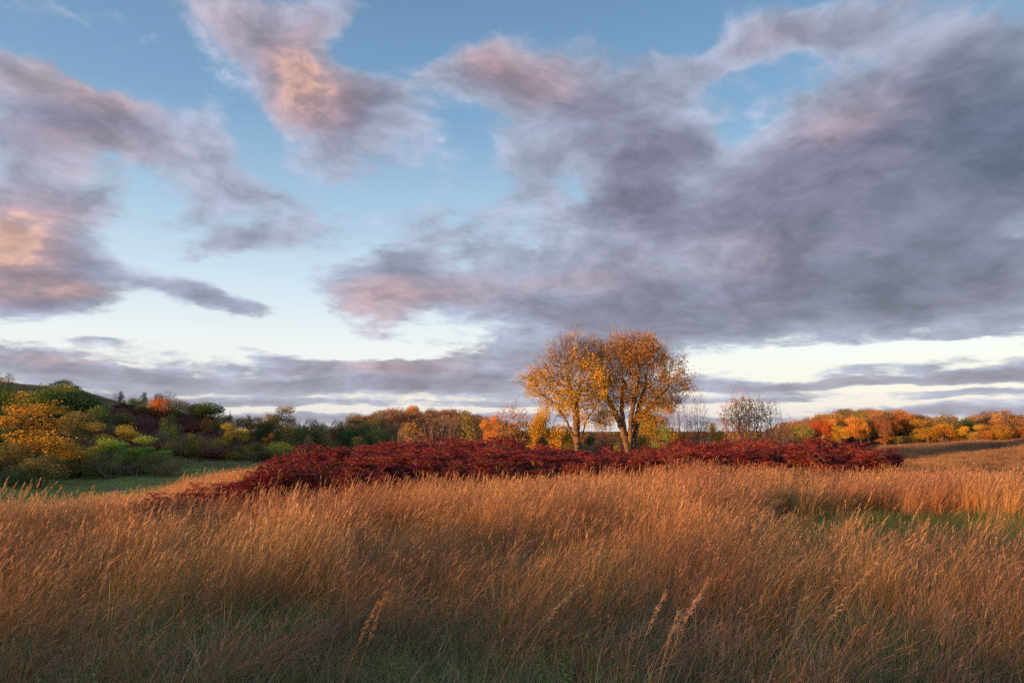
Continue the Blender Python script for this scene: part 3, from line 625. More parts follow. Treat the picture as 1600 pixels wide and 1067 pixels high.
KEY = [
 # foot of the left hill
 (45,72,628,118,'airy','gold',"big golden cottonwood at the photo's left edge above the orange grass"),(14,66,690,62,'round','olive'),(66,64,713,66,'shrub','olive','small leaning olive tree in front of the golden cottonwood'),(5,70,668,50,'dense','dkgreen'),(30,62,735,50,'shrub','dkgreen'),
 (88,92,668,62,'half','gold2'),(76,88,690,50,'shrub','brown'),(130,82,694,48,'airy','yellow','pale yellow green small tree by the meadow left of the bright green dome tree'),(105,80,712,34,'brush','grey'),(118,100,643,46,'dense','olive'),(148,106,646,44,'brush','grey'),(175,98,660,50,'airy','gold2'),
 (198,86,681,62,'airy','bright','bright green dome shaped tree with leaning dark limbs at meadow edge'),(238,89,697,38,'airy','bright','light green tree just right of the bright green dome tree'),(250,90,718,34,'shrub','bright'),(268,91,722,14,'shrub','yellow','tiny yellow bush at right end of the bright green trees'),(160,88,706,36,'shrub','olive'),(178,84,722,40,'shrub','dkgreen'),(220,86,722,46,'shrub','dkgreen'),(95,84,705,30,'brush','brown'),(140,90,680,30,'brush','grey'),(100,96,672,44,'shrub','olive'),(60,96,672,60,'shrub','olive'),(20,100,665,60,'dense','olive'),(120,95,665,40,'shrub','brown'),
 (70,80,722,30,'shrub','dkgreen'),(150,84,730,26,'shrub','olive'),
 # wooded shoulder above them
 (75,120,606,84,'dense','green','tall dense green tree on the shoulder below the left skyline'),(118,118,612,70,'dense','dkgreen'),(38,124,612,66,'round','gold2'),(4,120,618,60,'round','gold2'),(140,124,628,46,'dense','dkgreen'),(95,112,640,50,'dense','dkgreen'),(55,110,640,60,'round','olive'),(15,112,640,60,'round','gold2'),(152,114,634,36,'round','green'),(100,128,600,50,'dense','green'),(20,130,610,50,'round','olive'),(160,126,640,30,'brush','grey'),(165,112,655,34,'brush','brown'),(125,108,655,40,'shrub','brown'),
 (94,172,593,34,'oak','dkgreen','small flat topped tree alone on the left skyline'),(6,178,582,14,'bare','grey','thin bare tree on the skyline at far left'),(6,174,600,26,'dense','brown'),
 (191,137,645,32,'dense','olive'),(190,168,624,14,'aspen','olive'),(176,186,613,9,'bare','grey'),(184,186,611,9,'aspen','grey'),(208,168,622,20,'round','green','small fresh green tree left of the domed rust tree'),(221,174,613,12,'aspen','dkgreen'),(206,180,617,18,'bare','grey'),
 (248,162,620,32,'round','redorange','domed red orange maple on top of the left hill'),(228,162,629,30,'round','olive'),(245,178,614,14,'round','rust'),(260,178,610,22,'bare','grey','bare crowned tree behind the domed rust tree'),(237,172,618,16,'half','rust'),(276,164,624,32,'round','olive'),(290,160,629,30,'brush','grey'),(270,140,646,36,'shrub','olive'),(262,137,652,24,'shrub','yellow'),
 (322,167,629,46,'dense','green','wide green tree on the right shoulder of the left hill'),(304,172,631,24,'dense','green'),(322,150,652,16,'round','orange'),(338,155,655,26,'round','olive'),(358,172,643,14,'conifer','brown','dark pointed conifer right of the wide green hill tree'),(350,176,648,24,'round','olive'),(308,158,652,24,'brush','brown'),(230,160,652,26,'shrub','olive'),(180,155,652,30,'brush','grey'),
 (285,112,681,44,'half','gold2'),(272,114,690,30,'shrub','olive'),(302,113,677,16,'aspen','yellow'),(318,120,683,14,'aspen','gold2'),(210,100,690,30,'brush','brown'),
 (361,117,660,38,'airy','yellow','tall pale yellow cottonwood at the back edge of the meadow'),(388,119,688,26,'shrub','olive'),(404,121,691,26,'round','ygreen','round yellow green bush at the left end of the sumac mound'),(372,120,703,24,'shrub','olive'),(345,122,690,20,'shrub','brown'),
 (385,140,665,32,'brush','grey'),(422,124,676,15,'airy','orange','small orange tree with a white forked trunk above the sumac edge'),(372,152,648,20,'half','pink'),(388,157,647,16,'aspen','olive'),(402,157,650,26,'airy','gold'),(418,153,645,18,'airy','gold'),(443,152,633,44,'airy','gold2','tall golden cottonwood rising over the tree belt right of the left hill'),
 (420,140,657,34,'round','dkgreen'),(448,147,658,22,'half','gold2'),(465,154,656,22,'half','pink'),(455,134,674,28,'shrub','olive'),(435,136,680,34,'brush','grey'),(485,157,654,24,'round','tan'),(505,152,661,24,'round','olive'),(526,160,656,22,'round','rust'),(470,142,668,20,'round','green'),(492,139,673,34,'dense','dkgreen'),(475,131,679,26,'shrub','tan'),
 (520,137,678,38,'shrub','olive'),(541,146,668,30,'round','dkgreen'),(562,151,663,34,'round','dkgreen'),(590,146,668,38,'round','dkgreen'),(578,172,655,32,'round','olive'),(552,240,645,26,'round','gold','golden tree at left foot of the wooded centre hill'),(610,170,664,36,'round','brown'),(505,142,676,26,'round','rust'),(535,165,660,30,'round','olive'),(500,165,660,30,'round','olive'),(400,128,705,40,'brush','brown'),(440,128,700,40,'brush','brown'),(350,140,680,30,'brush','grey'),
 (620,150,668,40,'shrub','olive'),(460,170,662,40,'round','olive'),(420,175,655,40,'round','brown'),(380,178,652,36,'round','olive'),(550,175,662,30,'round','brown'),(480,122,688,30,'brush','grey'),(515,125,690,40,'shrub','dkgreen'),(560,130,682,40,'shrub','olive'),(600,128,680,40,'shrub','dkgreen'),
 # behind the sumac, left of the elms
 (655,86,647,62,'brush','pink'),(690,84,638,70,'brush','pink','tall pinkish brown leafless thicket behind the sumac below the centre hill'),(715,90,650,50,'brush','tan'),(630,92,660,50,'brush','tan'),(642,88,655,40,'half','gold2'),(733,82,641,28,'aspen','olive','narrow olive green tree between bare thicket and orange trees'),(768,80,648,34,'airy','orange','orange leaved small tree left of the twiggy golden tree'),(800,77,627,52,'half','orange','twiggy orange gold tree standing left of the big elms'),
 (785,84,660,36,'airy','gold2'),(815,86,655,36,'airy','olive'),(838,88,662,36,'round','olive'),(862,79,628,46,'airy','gold','yellow tree partly behind the left elm'),(884,82,664,34,'airy','gold'),(850,92,655,40,'round','dkgreen'),(750,92,660,40,'shrub','brown'),(825,82,668,30,'shrub','gold2'),
 # between and right of the elms
 (942,92,638,28,'half','pink','slender pale tree seen between the two elms'),(968,72,690,18,'shrub','ygreen'),(1022,82,622,44,'airy','yellow'),(1040,86,628,38,'airy','gold2'),(1012,88,655,40,'round','olive'),(1030,80,662,34,'shrub','green'),(1060,96,620,26,'bare','grey','bare tree just right of the right elm'),(1091,91,616,34,'bare','pink','taller bare tree with straight pink trunk midway to the orange topped tree'),
 (1104,89,652,28,'half','tan'),(1080,89,655,28,'half','tan'),(1116,96,660,24,'airy','gold2'),(1065,100,664,40,'brush','grey'),(990,92,662,24,'shrub','gold2'),(1000,96,650,24,'airy','gold2'),
 (1160,85,611,64,'half','orange','tree with orange leafy top right of the bare trees'),(1166,86,612,36,'half','gold'),(1150,87,626,40,'bare','pink'),(1186,88,618,44,'half','brown'),(1206,92,622,38,'bare','tan'),(1140,90,640,44,'brush','pink'),(1180,94,650,50,'brush','grey'),(1225,95,650,50,'brush','grey'),
 (1215,80,668,30,'brush','pink'),(1246,82,672,24,'brush','pink'),
 # right hill, the ones that stand out
 (1310,160,664,24,'airy','gold','yellow tree in front of the right hill above the sumac'),(1290,158,681,16,'shrub','gold','low bright yellow bush at sumac top below right hill'),(1280,160,676,18,'shrub','tan'),(1335,192,650,15,'round','redorange'),(1343,190,658,14,'round','redorange'),(1356,216,637,32,'round','orange','orange tree on the crest of the right hill'),(1376,213,641,18,'round','redorange'),
 (1409,206,643,30,'round','redorange','wide red orange maple high on the right hill'),(1392,219,636,24,'bare','pink'),(1366,222,634,16,'bare','pink'),(1434,214,647,24,'round','maroon'),(1445,210,652,20,'round','maroon'),(1312,214,641,24,'round','red'),(1322,215,641,20,'round','redorange'),(1330,208,645,28,'round','olive'),(1298,212,646,26,'round','gold2'),(1360,182,659,28,'brush','tan','large leafless tan tree low on the right hill'),(1372,178,660,30,'brush','tan'),
 (1393,178,668,34,'dense','dkgreen'),(1383,163,678,28,'airy','orange'),(1402,164,681,18,'airy','ygreen'),(1416,168,681,20,'shrub','tan'),(1437,175,671,26,'round','olive'),(1428,170,690,18,'shrub','dkgreen'),(1450,169,655,46,'airy','gold','bright golden tree at the right hill end of the meadow'),(1470,168,664,28,'airy','orange'),(1476,190,654,30,'oak','dkgreen'),
 (1497,172,667,32,'round','gold2'),(1491,184,650,18,'airy','pink'),(1519,180,649,44,'oak','dkgreen','flat crowned dark green oak beyond the right meadow'),(1516,166,664,26,'airy','gold'),(1521,162,674,22,'brush','tan'),(1545,184,652,30,'round','rust'),(1564,174,646,24,'airy','gold','golden tree standing highest near the right end of the tree line'),(1560,167,664,34,'round','gold2'),(1582,168,662,26,'airy','rust'),(1592,176,655,30,'round','rust'),(1604,180,640,34,'bare','pink'),(1625,176,652,40,'round','gold2'),(1535,166,672,24,'round','orange'),(1508,175,672,30,'dense','dkgreen'),
 (1550,176,668,34,'round','olive'),(1455,185,668,30,'round','brown'),(1610,166,666,30,'round','orange'),(1650,172,655,40,'round','rust'),(1680,174,650,40,'round','olive'),(1484,163,682,24,'brush','tan'),(1440,166,690,26,'shrub','brown'),(1530,190,655,30,'round','olive'),(1575,190,655,30,'round','brown'),
]
for k in KEY: place(*k)

# woods filling the hills, each tree its own object
def woods(npts, fx, Ymin, Ymax, htop, palette, seed, gap, hsize=(6.5, 9.5), kinds=('round','round','half','airy','brush'), excl=6.0, wsize=(6.0, 9.0)):
    r = random.Random(seed); pts = [(t[0].location.x, t[0].location.y) for t in TREES if excl]; n = 0; tries = 0
    while n < npts and tries < npts*40:
        tries += 1; px = r.uniform(*fx); Y = r.uniform(Ymin, Ymax); x = x_at(px, Y)
        if any((x-a)**2+(Y-b)**2 < gap*gap for a, b in pts): continue
        pts.append((x, Y)); z = hz(x, Y); H = r.uniform(*hsize); top = 672-(z+H-EYE)/Y*1067*.99
        kd = r.choice(kinds); tn = r.choice(palette); w = r.uniform(*wsize)/Y*1067
        place(px, Y, top, w, kd, tn); n += 1
woods(150, (1205, 1455), 168, 232, None, ['rust','brown','olive','tan','tan','orange','redorange','gold2','olive','tan','redorange','rust','orange','brown'], 3, 3.7, hsize=(5.6, 8.2), wsize=(4.2, 6.6), kinds=('round','round','half','airy','round','half'))
woods(130, (558, 800), 232, 318, None, ['rust','brown','tan','rust','orange','brown','olive','redorange','rust','pink','grey'], 5, 5.0, hsize=(6, 8.6), wsize=(4.8, 7.4), kinds=('round','round','half','airy','round','half'))
woods(22, (480, 700), 175, 232, None, ['olive','brown','dkgreen','olive','tan','rust'], 8, 8.0, (4.5, 6))
woods(20, (1020, 1240), 150, 230, None, ['brown','olive','tan','brown','grey'], 9, 8.0, (4.5, 6.5))
woods(7, (-120, 420), 122, 165, None, ['olive','brown','green','grey','dkgreen','gold2'], 12, 8.0, (3, 5), ('shrub','brush','shrub','round'))
woods(16, (-200, 0), 70, 170, None, ['olive','gold2','green','dkgreen'], 14, 8.0, (6, 9))
woods(20, (-40, 268), 78, 86, None, ['green','olive','brown','yellow','green','olive'], 31, 2.4, (1.4, 2.8), ('shrub','shrub','shrub','brush'), 0)
woods(22, (270, 450), 113, 124, None, ['green','olive','brown','yellow'], 32, 3.0, (2.0, 3.8), ('shrub','shrub','brush'), 0)
woods(44, (1450, 1700), 170, 205, None, ['rust','olive','dkgreen','brown','orange','green','rust'], 17, 4.0, (6.5, 9.5), ('round','dense','half','airy'), wsize=(4.5, 7))
woods(12, (820, 1000), 180, 300, None, ['brown','olive','dkgreen'], 15, 10.0, (5, 7))

# labels: look and place
def region(px, Y, top):
    if px < 455 and Y < 108: return 'at the foot of the left hill', 'trees at the foot of the left hill'
    if px < 345 and Y > 166: return 'on the left skyline', 'trees along the left skyline'
    if px < 345: return 'on the left hillside', 'trees on the left hillside'
    if Y < 108 and px < 920: return 'behind sumac left of the elms', 'trees behind the sumac'
    if Y < 108: return 'behind sumac right of the elms', 'trees behind the sumac'
    if px < 560 or (px < 840 and Y < 200): return 'in the belt below centre hill', 'trees in the belt below the centre hill'
    if px < 820: return ('high' if Y > 285 else 'low')+' on centre hill', 'trees on the wooded centre hill'
    if px < 1200: return 'far off beyond the elms', 'far trees beyond the elms'
    if px < 1452: return ('high' if Y > 200 else 'low')+' on right hill', 'trees on the wooded right hill'
    return 'along right meadow top', 'trees along the right meadow'
ORD = ['leftmost','second','third','fourth','fifth','sixth','seventh','eighth','ninth','tenth','eleventh','twelfth','thirteenth','fourteenth','fifteenth','sixteenth','seventeenth','eighteenth','nineteenth','twentieth']
def nth(n): return f"{n}{'th' if 10 <= n % 100 <= 20 else {1:'st',2:'nd',3:'rd'}.get(n % 10, 'th')}"
book = {}
for T in TREES:
    root, px, Y, top, kind, tone, label = T; reg, grp = region(px, Y, top)
    if label is None:
        w = TWORD[tone]
        txt = f'{w} {KWORD[kind]}' if kind not in ('bare', 'brush') else f'{KWORD[kind]}'
        if 'thinly' in txt: txt = f'sparse {w} tree'
        book.setdefault((txt, reg), []).append(T)
    tag(root, label, 'shrub' if kind in ('shrub', 'brush') else 'tree', grp)
for (txt, reg), Ts in book.items():
    Ts.sort(key=lambda T: T[1])
    for i, T in enumerate(Ts):
        if len(Ts) == 1: lab = f'only {txt} {reg}'
        else:
            o = 'leftmost' if i == 0 else ('rightmost' if i == len(Ts)-1 else f'{nth(i+1)} from left')
            lab = f'{txt}, {o} among such {reg}'
        T[0]['label'] = lab

# dead snag, pale trunk at the back of the meadow
def snag(px, Y, top, label):
    x = x_at(px, Y); z = hz(x, Y); H = z_at(top, Y)-z
    P = [(0,0,-.3),(.05,0,H*.3),(-.05,.05,H*.62),(.08,0,H),(.5,.1,H*.42),(.62,.1,H*.6),(-.35,0,H*.75)]
    V, F = tubes(np.array(P), np.array([-1,0,1,2,1,4,2]), np.array([.11,.09,.07,.03,.05,.02,.02]), .001)
    o = mobj('dead_tree', mesh_np('dead_tree', V, F, [M_BARK], smooth=True), loc=(x, Y, z)); o.color = (.42,.38,.34,1); tag(o, label, 'tree')
snag(342, 113, 696, 'pale dead trunk standing at the back of the green meadow')

# ================================================================== instancing of uncountable growth
PROT = bpy.data.collections.new('growth_sources')      # not linked to the scene
def source_set(name, meshes):
    c = bpy.data.collections.new(name)
    for i, me in enumerate(meshes):
        o = bpy.data.objects.new(f'{name}_{i:02d}', me); c.objects.link(o)
    return c
def scatter(name, coll, X, Y, Z, rot, scl, idx, label, cat=None):
    me = bpy.data.meshes.new(name); n = len(X); me.vertices.add(n)
    me.vertices.foreach_set('co', np.stack([X, Y, Z], -1).astype(np.float32).ravel())
    a = me.attributes.new('rot', 'FLOAT_VECTOR', 'POINT'); a.data.foreach_set('vector', rot.astype(np.float32).ravel())
    a = me.attributes.new('scl', 'FLOAT_VECTOR', 'POINT'); a.data.foreach_set('vector', scl.astype(np.float32).ravel())
    a = me.attributes.new('idx', 'INT', 'POINT'); a.data.foreach_set('value', idx.astype(np.int32))
    me.update(); o = mobj(name, me)
    g = bpy.data.node_groups.new(name+'_spread', 'GeometryNodeTree')
    g.interface.new_socket('Geometry', in_out='INPUT', socket_type='NodeSocketGeometry'); g.interface.new_socket('Geometry', in_out='OUTPUT', socket_type='NodeSocketGeometry')
    N = g.nodes; L = g.links; gi = N.new('NodeGroupInput'); go = N.new('NodeGroupOutput')
    ci = N.new('GeometryNodeCollectionInfo'); ci.inputs[0].default_value = coll; ci.inputs[1].default_value = True; ci.inputs[2].default_value = True
    ip = N.new('GeometryNodeInstanceOnPoints'); ip.inputs['Pick Instance'].default_value = True
    def na(nm, t):
        q = N.new('GeometryNodeInputNamedAttribute'); q.data_type = t; q.inputs[0].default_value = nm; return q.outputs[0]
    L.new(gi.outputs[0], ip.inputs['Points']); L.new(ci.outputs[0], ip.inputs['Instance']); L.new(na('idx', 'INT'), ip.inputs['Instance Index'])
    L.new(na('rot', 'FLOAT_VECTOR'), ip.inputs['Rotation']); L.new(na('scl', 'FLOAT_VECTOR'), ip.inputs['Scale']); L.new(ip.outputs[0], go.inputs[0])
    md = o.modifiers.new('spread', 'NODES'); md.node_group = g
    tag(o, label, cat, kind='stuff'); return o

def blades(n, h, w, lean, spreadr, seed, K=4, colbase=(.2,.2,.05), coltip=(.4,.2,.08), cvar=.25, hvar=.35, curl=.5, wind=(.35,.05), basez=(0,0), drop=0.0, pal=None):
    """n curved tapering blades; returns V, F, col. coordinates in metres, wind bends them towards +x"""
    r = np.random.default_rng(seed); a = r.random(n)*2*np.pi; rr = np.sqrt(r.random(n))*spreadr
    B = np.stack([np.cos(a)*rr, np.sin(a)*rr, basez[0]+r.random(n)*basez[1]], -1)
    H = h*(1-hvar*r.random(n)); out = np.stack([np.cos(a), np.sin(a)], -1)*lean*(.3+r.random((n, 1))) + r.normal(size=(n, 2))*lean*.4
    wd = np.array(wind)[None]*(.6+.8*r.random((n, 1)))
    t = np.linspace(0, 1, K+1)[None, :]
    bend = (out+wd)[:, None, :]*H[:, None, None]
    pw = 1.0+1.3*curl
    XY = B[:, None, :2] + bend*(t[..., None]**pw)
    mag = np.linalg.norm(out+wd, axis=1)
    Z = B[:, 2:3] + H[:, None]*(t - (.28*mag+drop*r.random(n))[:, None]*t**3)
    yaw = r.random(n)*np.pi; side = np.stack([np.cos(yaw), np.sin(yaw), np.zeros(n)], -1)
    ww = w*(.6+.8*r.random(n))[:, None]*np.maximum(1-t**1.6, .05)
    C = np.concatenate([XY, Z[..., None]], -1)
    L_ = C-side[:, None]*ww[..., None]*.5; R_ = C+side[:, None]*ww[..., None]*.5
    V = np.stack([L_, R_], 2).reshape(-1, 3)
    b = np.arange(n)[:, None]*(2*(K+1)) + np.arange(K)[None]*2
    F = np.stack([b, b+1, b+3, b+2], -1).reshape(-1, 4)
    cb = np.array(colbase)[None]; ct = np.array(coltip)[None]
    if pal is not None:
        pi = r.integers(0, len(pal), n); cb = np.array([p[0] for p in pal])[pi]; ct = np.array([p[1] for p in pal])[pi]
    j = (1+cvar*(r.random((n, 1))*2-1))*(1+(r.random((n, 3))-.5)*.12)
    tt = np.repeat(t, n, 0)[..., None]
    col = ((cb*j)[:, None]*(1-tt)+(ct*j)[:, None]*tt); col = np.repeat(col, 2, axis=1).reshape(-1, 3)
    return V, F, col, C
def plumes(C, length, w, seed, color, n=5, frac=.6, flat=.5):
    """feathery seed heads along the last stretch of the stems C (m,K+1,3)"""
    r = np.random.default_rng(seed); pick = r.random(len(C)) < frac; tip = C[pick, -1]; d = C[pick, -1]-C[pick, -2]; d /= np.linalg.norm(d, axis=1)[:, None]
    m = len(tip); Vs, cols = [], []
    for q in range(n):
        o = r.normal(size=(m, 3)); o -= (o*d).sum(1)[:, None]*d; o /= np.linalg.norm(o, axis=1)[:, None]; s = np.cross(d, o)
        st = tip-d*length*(.15+.85*q/n)*(.8+.4*r.random((m, 1))); L = length*.42*(.7+.6*r.random((m, 1)))
        e = st+d*L+o*w*(.5+.9*r.random((m, 1))) + np.array((.25, .03, -.15))*L*.4
        mid = (st+e)*.5+o*w*.3; wd = w*.34
        Vs.append(np.stack([st, mid+s*wd, e, mid-s*wd], 1)); cols.append(np.repeat((.75+.5*r.random((m, 1)))*np.array(color), 4, axis=0))
    V = np.concatenate(Vs).reshape(-1, 3); F = (np.arange(len(V)//4)*4)[:, None]+np.array([[0, 1, 2, 3]])
    return V, F, np.concatenate(cols)
def join(parts):
    V, F, C, o = [], [], [], 0
    for v, f, c in parts: V.append(v); F.append(f+o); C.append(c); o += len(v)
    return np.concatenate(V), np.concatenate(F), np.concatenate(C)

GRN = (.19,.25,.04); GRN2 = (.32,.36,.07)
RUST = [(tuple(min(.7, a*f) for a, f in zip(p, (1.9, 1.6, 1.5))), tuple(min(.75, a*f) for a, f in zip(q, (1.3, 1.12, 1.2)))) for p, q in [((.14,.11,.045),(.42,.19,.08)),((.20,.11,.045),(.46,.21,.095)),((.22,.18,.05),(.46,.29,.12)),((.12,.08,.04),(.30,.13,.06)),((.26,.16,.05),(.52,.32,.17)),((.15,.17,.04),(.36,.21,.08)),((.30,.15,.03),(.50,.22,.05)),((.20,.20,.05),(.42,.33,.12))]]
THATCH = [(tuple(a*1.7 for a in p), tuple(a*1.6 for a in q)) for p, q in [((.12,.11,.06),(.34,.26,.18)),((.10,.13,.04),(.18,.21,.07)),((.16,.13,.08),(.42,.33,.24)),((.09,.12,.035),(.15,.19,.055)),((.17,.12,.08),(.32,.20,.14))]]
def tall_mesh(i, fine=True):
    s = 900+i*31+(0 if fine else 7)
    n = 24 if fine else 60
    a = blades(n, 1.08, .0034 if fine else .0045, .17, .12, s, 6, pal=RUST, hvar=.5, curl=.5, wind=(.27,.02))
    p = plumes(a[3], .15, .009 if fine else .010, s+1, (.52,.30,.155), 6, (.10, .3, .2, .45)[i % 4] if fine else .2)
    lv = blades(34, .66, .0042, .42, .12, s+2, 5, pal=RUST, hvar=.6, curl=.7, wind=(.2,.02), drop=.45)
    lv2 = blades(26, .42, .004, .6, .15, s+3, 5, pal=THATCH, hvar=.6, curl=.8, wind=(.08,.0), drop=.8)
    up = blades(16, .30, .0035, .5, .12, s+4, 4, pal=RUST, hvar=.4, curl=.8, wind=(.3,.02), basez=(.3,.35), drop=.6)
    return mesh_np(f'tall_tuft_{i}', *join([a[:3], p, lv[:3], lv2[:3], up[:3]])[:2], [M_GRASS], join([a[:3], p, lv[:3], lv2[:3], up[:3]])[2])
def low_mesh(i, green):
    s = 1500+i*17; pal = [(GRN, GRN2), ((.12,.19,.045),(.2,.3,.065)), ((.18,.21,.06),(.38,.37,.13))] if green else THATCH
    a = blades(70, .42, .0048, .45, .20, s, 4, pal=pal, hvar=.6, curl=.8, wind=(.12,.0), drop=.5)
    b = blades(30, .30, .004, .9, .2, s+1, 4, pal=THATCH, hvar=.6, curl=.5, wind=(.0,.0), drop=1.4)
    return mesh_np(f'low_tuft_{i}', *join([a[:3], b[:3]])[:2], [M_GREENGRASS if green else M_GRASS], join([a[:3], b[:3]])[2])
def far_mesh(i, pal, h=1.0):
    s = 2500+i*17
    a = blades(60, h, .011, .18, .45, s, 3, pal=pal, hvar=.5, curl=.4, wind=(.2,.0)); p = plumes(a[3], .2, .03, s+1, np.array(pal[0][1])*1.1, 3, .6)
    return mesh_np(f'far_tuft_{i}', *join([a[:3], p])[:2], [M_GRASS], join([a[:3], p])[2])
S_TALL = source_set('tall_source', [tall_mesh(i) for i in range(8)])
S_CREST = source_set('crest_source', [tall_mesh(i, False) for i in range(6)])
S_LOW = source_set('thatch_source', [low_mesh(i, False) for i in range(4)])
S_GREEN = source_set('green_source', [low_mesh(i+10, True) for i in range(4)])
FARP = [((.13,.09,.045),(.34,.20,.10)),((.10,.08,.04),(.26,.15,.075)),((.15,.12,.06),(.36,.26,.14))]  # tones darkened to stand for the shade lying over the right meadow
def valley_mesh(i):
    s = 1900+i*17; pal = [((.26,.34,.08),(.38,.44,.12)), ((.22,.31,.07),(.33,.42,.10)), ((.34,.34,.14),(.5,.48,.24))]
    a = blades(90, .34, .009, .5, .26, s, 3, pal=pal, hvar=.6, curl=.8, wind=(.12,.0), drop=.5)
    return mesh_np(f'valley_tuft_{i}', a[0], a[1], [M_GREENGRASS], a[2])
S_VALLEY = source_set('valley_source', [valley_mesh(i) for i in range(4)])
S_FAR = source_set('far_source', [far_mesh(i, FARP) for i in range(4)])

def pts(spacing, Ymin, Ymax, pxmin, pxmax, seed, back=0.0):
    r = np.random.default_rng(seed); X, Y = [], []
    x0 = min(x_at(pxmin, Ymax), x_at(pxmin, Ymin)); x1 = max(x_at(pxmax, Ymax), x_at(pxmax, Ymin))
    gx = np.arange(x0, x1, spacing); gy = np.arange(Ymin, Ymax, spacing); GX, GY = np.meshgrid(gx, gy)
    GX = (GX+r.uniform(-.6, .6, GX.shape)*spacing).ravel(); GY = (GY+r.uniform(-.6, .6, GY.shape)*spacing).ravel()
    px = px_of(GX, GY); k = (px > pxmin-900/np.maximum(GY, 1)*back) & (px < pxmax) & (np.hypot(GX, GY) > 1.0)
    return GX[k], GY[k], r
def spread_out(name, coll, nvar, X, Y, r, smin, smax, label, tiltz=.1, hmul=None, lean=0.0, sink=.02):
    n = len(X); Z = hgt(X, Y)-sink; rot = np.stack([r.normal(size=n)*tiltz, r.normal(size=n)*tiltz+lean, r.normal(size=n)*.45], -1)
    s = smin+(smax-smin)*r.random(n); sc = np.stack([s, s, s if hmul is None else s*hmul], -1)
    return scatter(name, coll, X, Y, Z, rot, sc, r.integers(0, nvar, n), label)

# how tall and thick the prairie stands, over the ground
def swale(X, Y): # green low strip on the right, before the far stand
    px = px_of(X, Y); return smooth01((px-1110)/120)*smooth01((Y-np.interp(px, [1080, 1200, 1350, 1600], [13.5, 11.6, 9.8, 9.2]))/.8)*smooth01((np.interp(px, [1100, 1350, 1500, 1700], [15.2, 16.3, 16.3, 15.5])-Y)/.6)
def opening(X, Y): # short grass and thatch openings in the foreground
    o = np.zeros(len(X))
    for cx, cy, rx, ry in ((-.35,4.9,1.6,2.4),(-2.5,6.8,.8,.8),(1.1,4.0,.7,1.0),(-2.9,4.4,.9,.8),(-.8,3.0,1.6,.9),(.9,6.6,.6,.5)):
        o = np.maximum(o, np.exp(-(((X-cx)/rx)**2+((Y-cy)/ry)**2)*1.2))
    return o
def sumac_front(px): # distance at which the sumac begins
    return np.interp(px, [200, 300, 500, 700, 1000, 1200, 1330, 1420], [12.8, 13.2, 15.2, 17.6, 19.6, 20.2, 20.6, 21.5])
X, Y, r = pts(.19, 1.2, 13, -650, 2300, 21, .2); op = opening(X, Y); dens_ = .86*(1-.97*op)*(1-.95*swale(X, Y)); dens_ *= np.clip(.25+1.2*VN(X, Y, 1.1)*(.5+VN3(X, Y, 2.7)), 0, 1)*(1-.3*smooth01((6-Y)/4))
k = r.random(len(X)) < dens_; X, Y = X[k], Y[k]
hm = (.55+.75*VN2(X, Y, 1.3))*(.82+.3*VN3(X, Y, 5))*(1-.45*opening(X, Y))*(1-.16*smooth01((px_of(X, Y)-190)/40)*smooth01((430-px_of(X, Y))/60)*smooth01((Y-8)/2))*(.85+.3*r.random(len(X)))*(.36+.64*smooth01((Y-2.5)/6.5))
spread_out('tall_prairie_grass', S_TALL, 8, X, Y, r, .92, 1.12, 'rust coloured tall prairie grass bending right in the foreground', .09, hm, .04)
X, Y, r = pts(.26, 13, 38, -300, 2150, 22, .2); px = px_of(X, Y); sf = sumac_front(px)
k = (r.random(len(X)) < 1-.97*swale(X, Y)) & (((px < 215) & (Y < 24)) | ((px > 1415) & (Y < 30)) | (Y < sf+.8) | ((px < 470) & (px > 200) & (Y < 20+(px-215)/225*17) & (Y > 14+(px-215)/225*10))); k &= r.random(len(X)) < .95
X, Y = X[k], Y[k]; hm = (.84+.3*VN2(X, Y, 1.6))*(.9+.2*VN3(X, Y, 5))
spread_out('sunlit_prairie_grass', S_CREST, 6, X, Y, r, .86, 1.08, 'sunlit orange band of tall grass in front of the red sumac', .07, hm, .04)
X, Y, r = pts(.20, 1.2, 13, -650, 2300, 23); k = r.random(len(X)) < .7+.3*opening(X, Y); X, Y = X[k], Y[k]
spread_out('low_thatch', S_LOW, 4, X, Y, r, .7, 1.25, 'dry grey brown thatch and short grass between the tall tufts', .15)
def straw_mesh(i):
    s = 3300+i*13; pal = [((.42,.30,.17),(.62,.50,.34)), ((.34,.22,.12),(.52,.38,.24)), ((.30,.30,.10),(.50,.44,.2)), ((.36,.17,.07),(.58,.30,.13))]
    a = blades(9, .62, .0085, .75, .10, s, 7, pal=pal, hvar=.6, curl=.9, wind=(.15,.0), drop=1.1)
    b = blades(7, .8, .0055, .3, .08, s+1, 6, pal=pal, hvar=.5, curl=.3, wind=(.15,.0), drop=.1)
    return mesh_np(f'straw_{i}', *join([a[:3], b[:3]])[:2], [M_GRASS], join([a[:3], b[:3]])[2])
S_STRAW = source_set('straw_source', [straw_mesh(i) for i in range(6)])
X, Y, r = pts(.42, 2.2, 9.5, -60, 1680, 28); k = r.random(len(X)) < .75*np.clip(1.25-Y/10, 0, 1); X, Y = X[k], Y[k]
spread_out('dry_straw', S_STRAW, 6, X, Y, r, .7, 1.2, 'curled pale straw leaves among the nearest grass', .2)
X, Y, r = pts(.17, 1.4, 17, -400, 2200, 24); w = .36+.62*opening(X, Y)*smooth01((VN(X, Y, .8)-.1)*3); sw_ = swale(X, Y); w = np.maximum(sw_*.72, w*np.clip(1.2-Y/12, 0, 1)); k = r.random(len(X)) < w; X, Y = X[k], Y[k]
spread_out('green_grass', S_GREEN, 4, X, Y, r, .65, 1.15, 'short green grass in the openings and the swale on the right', .12)
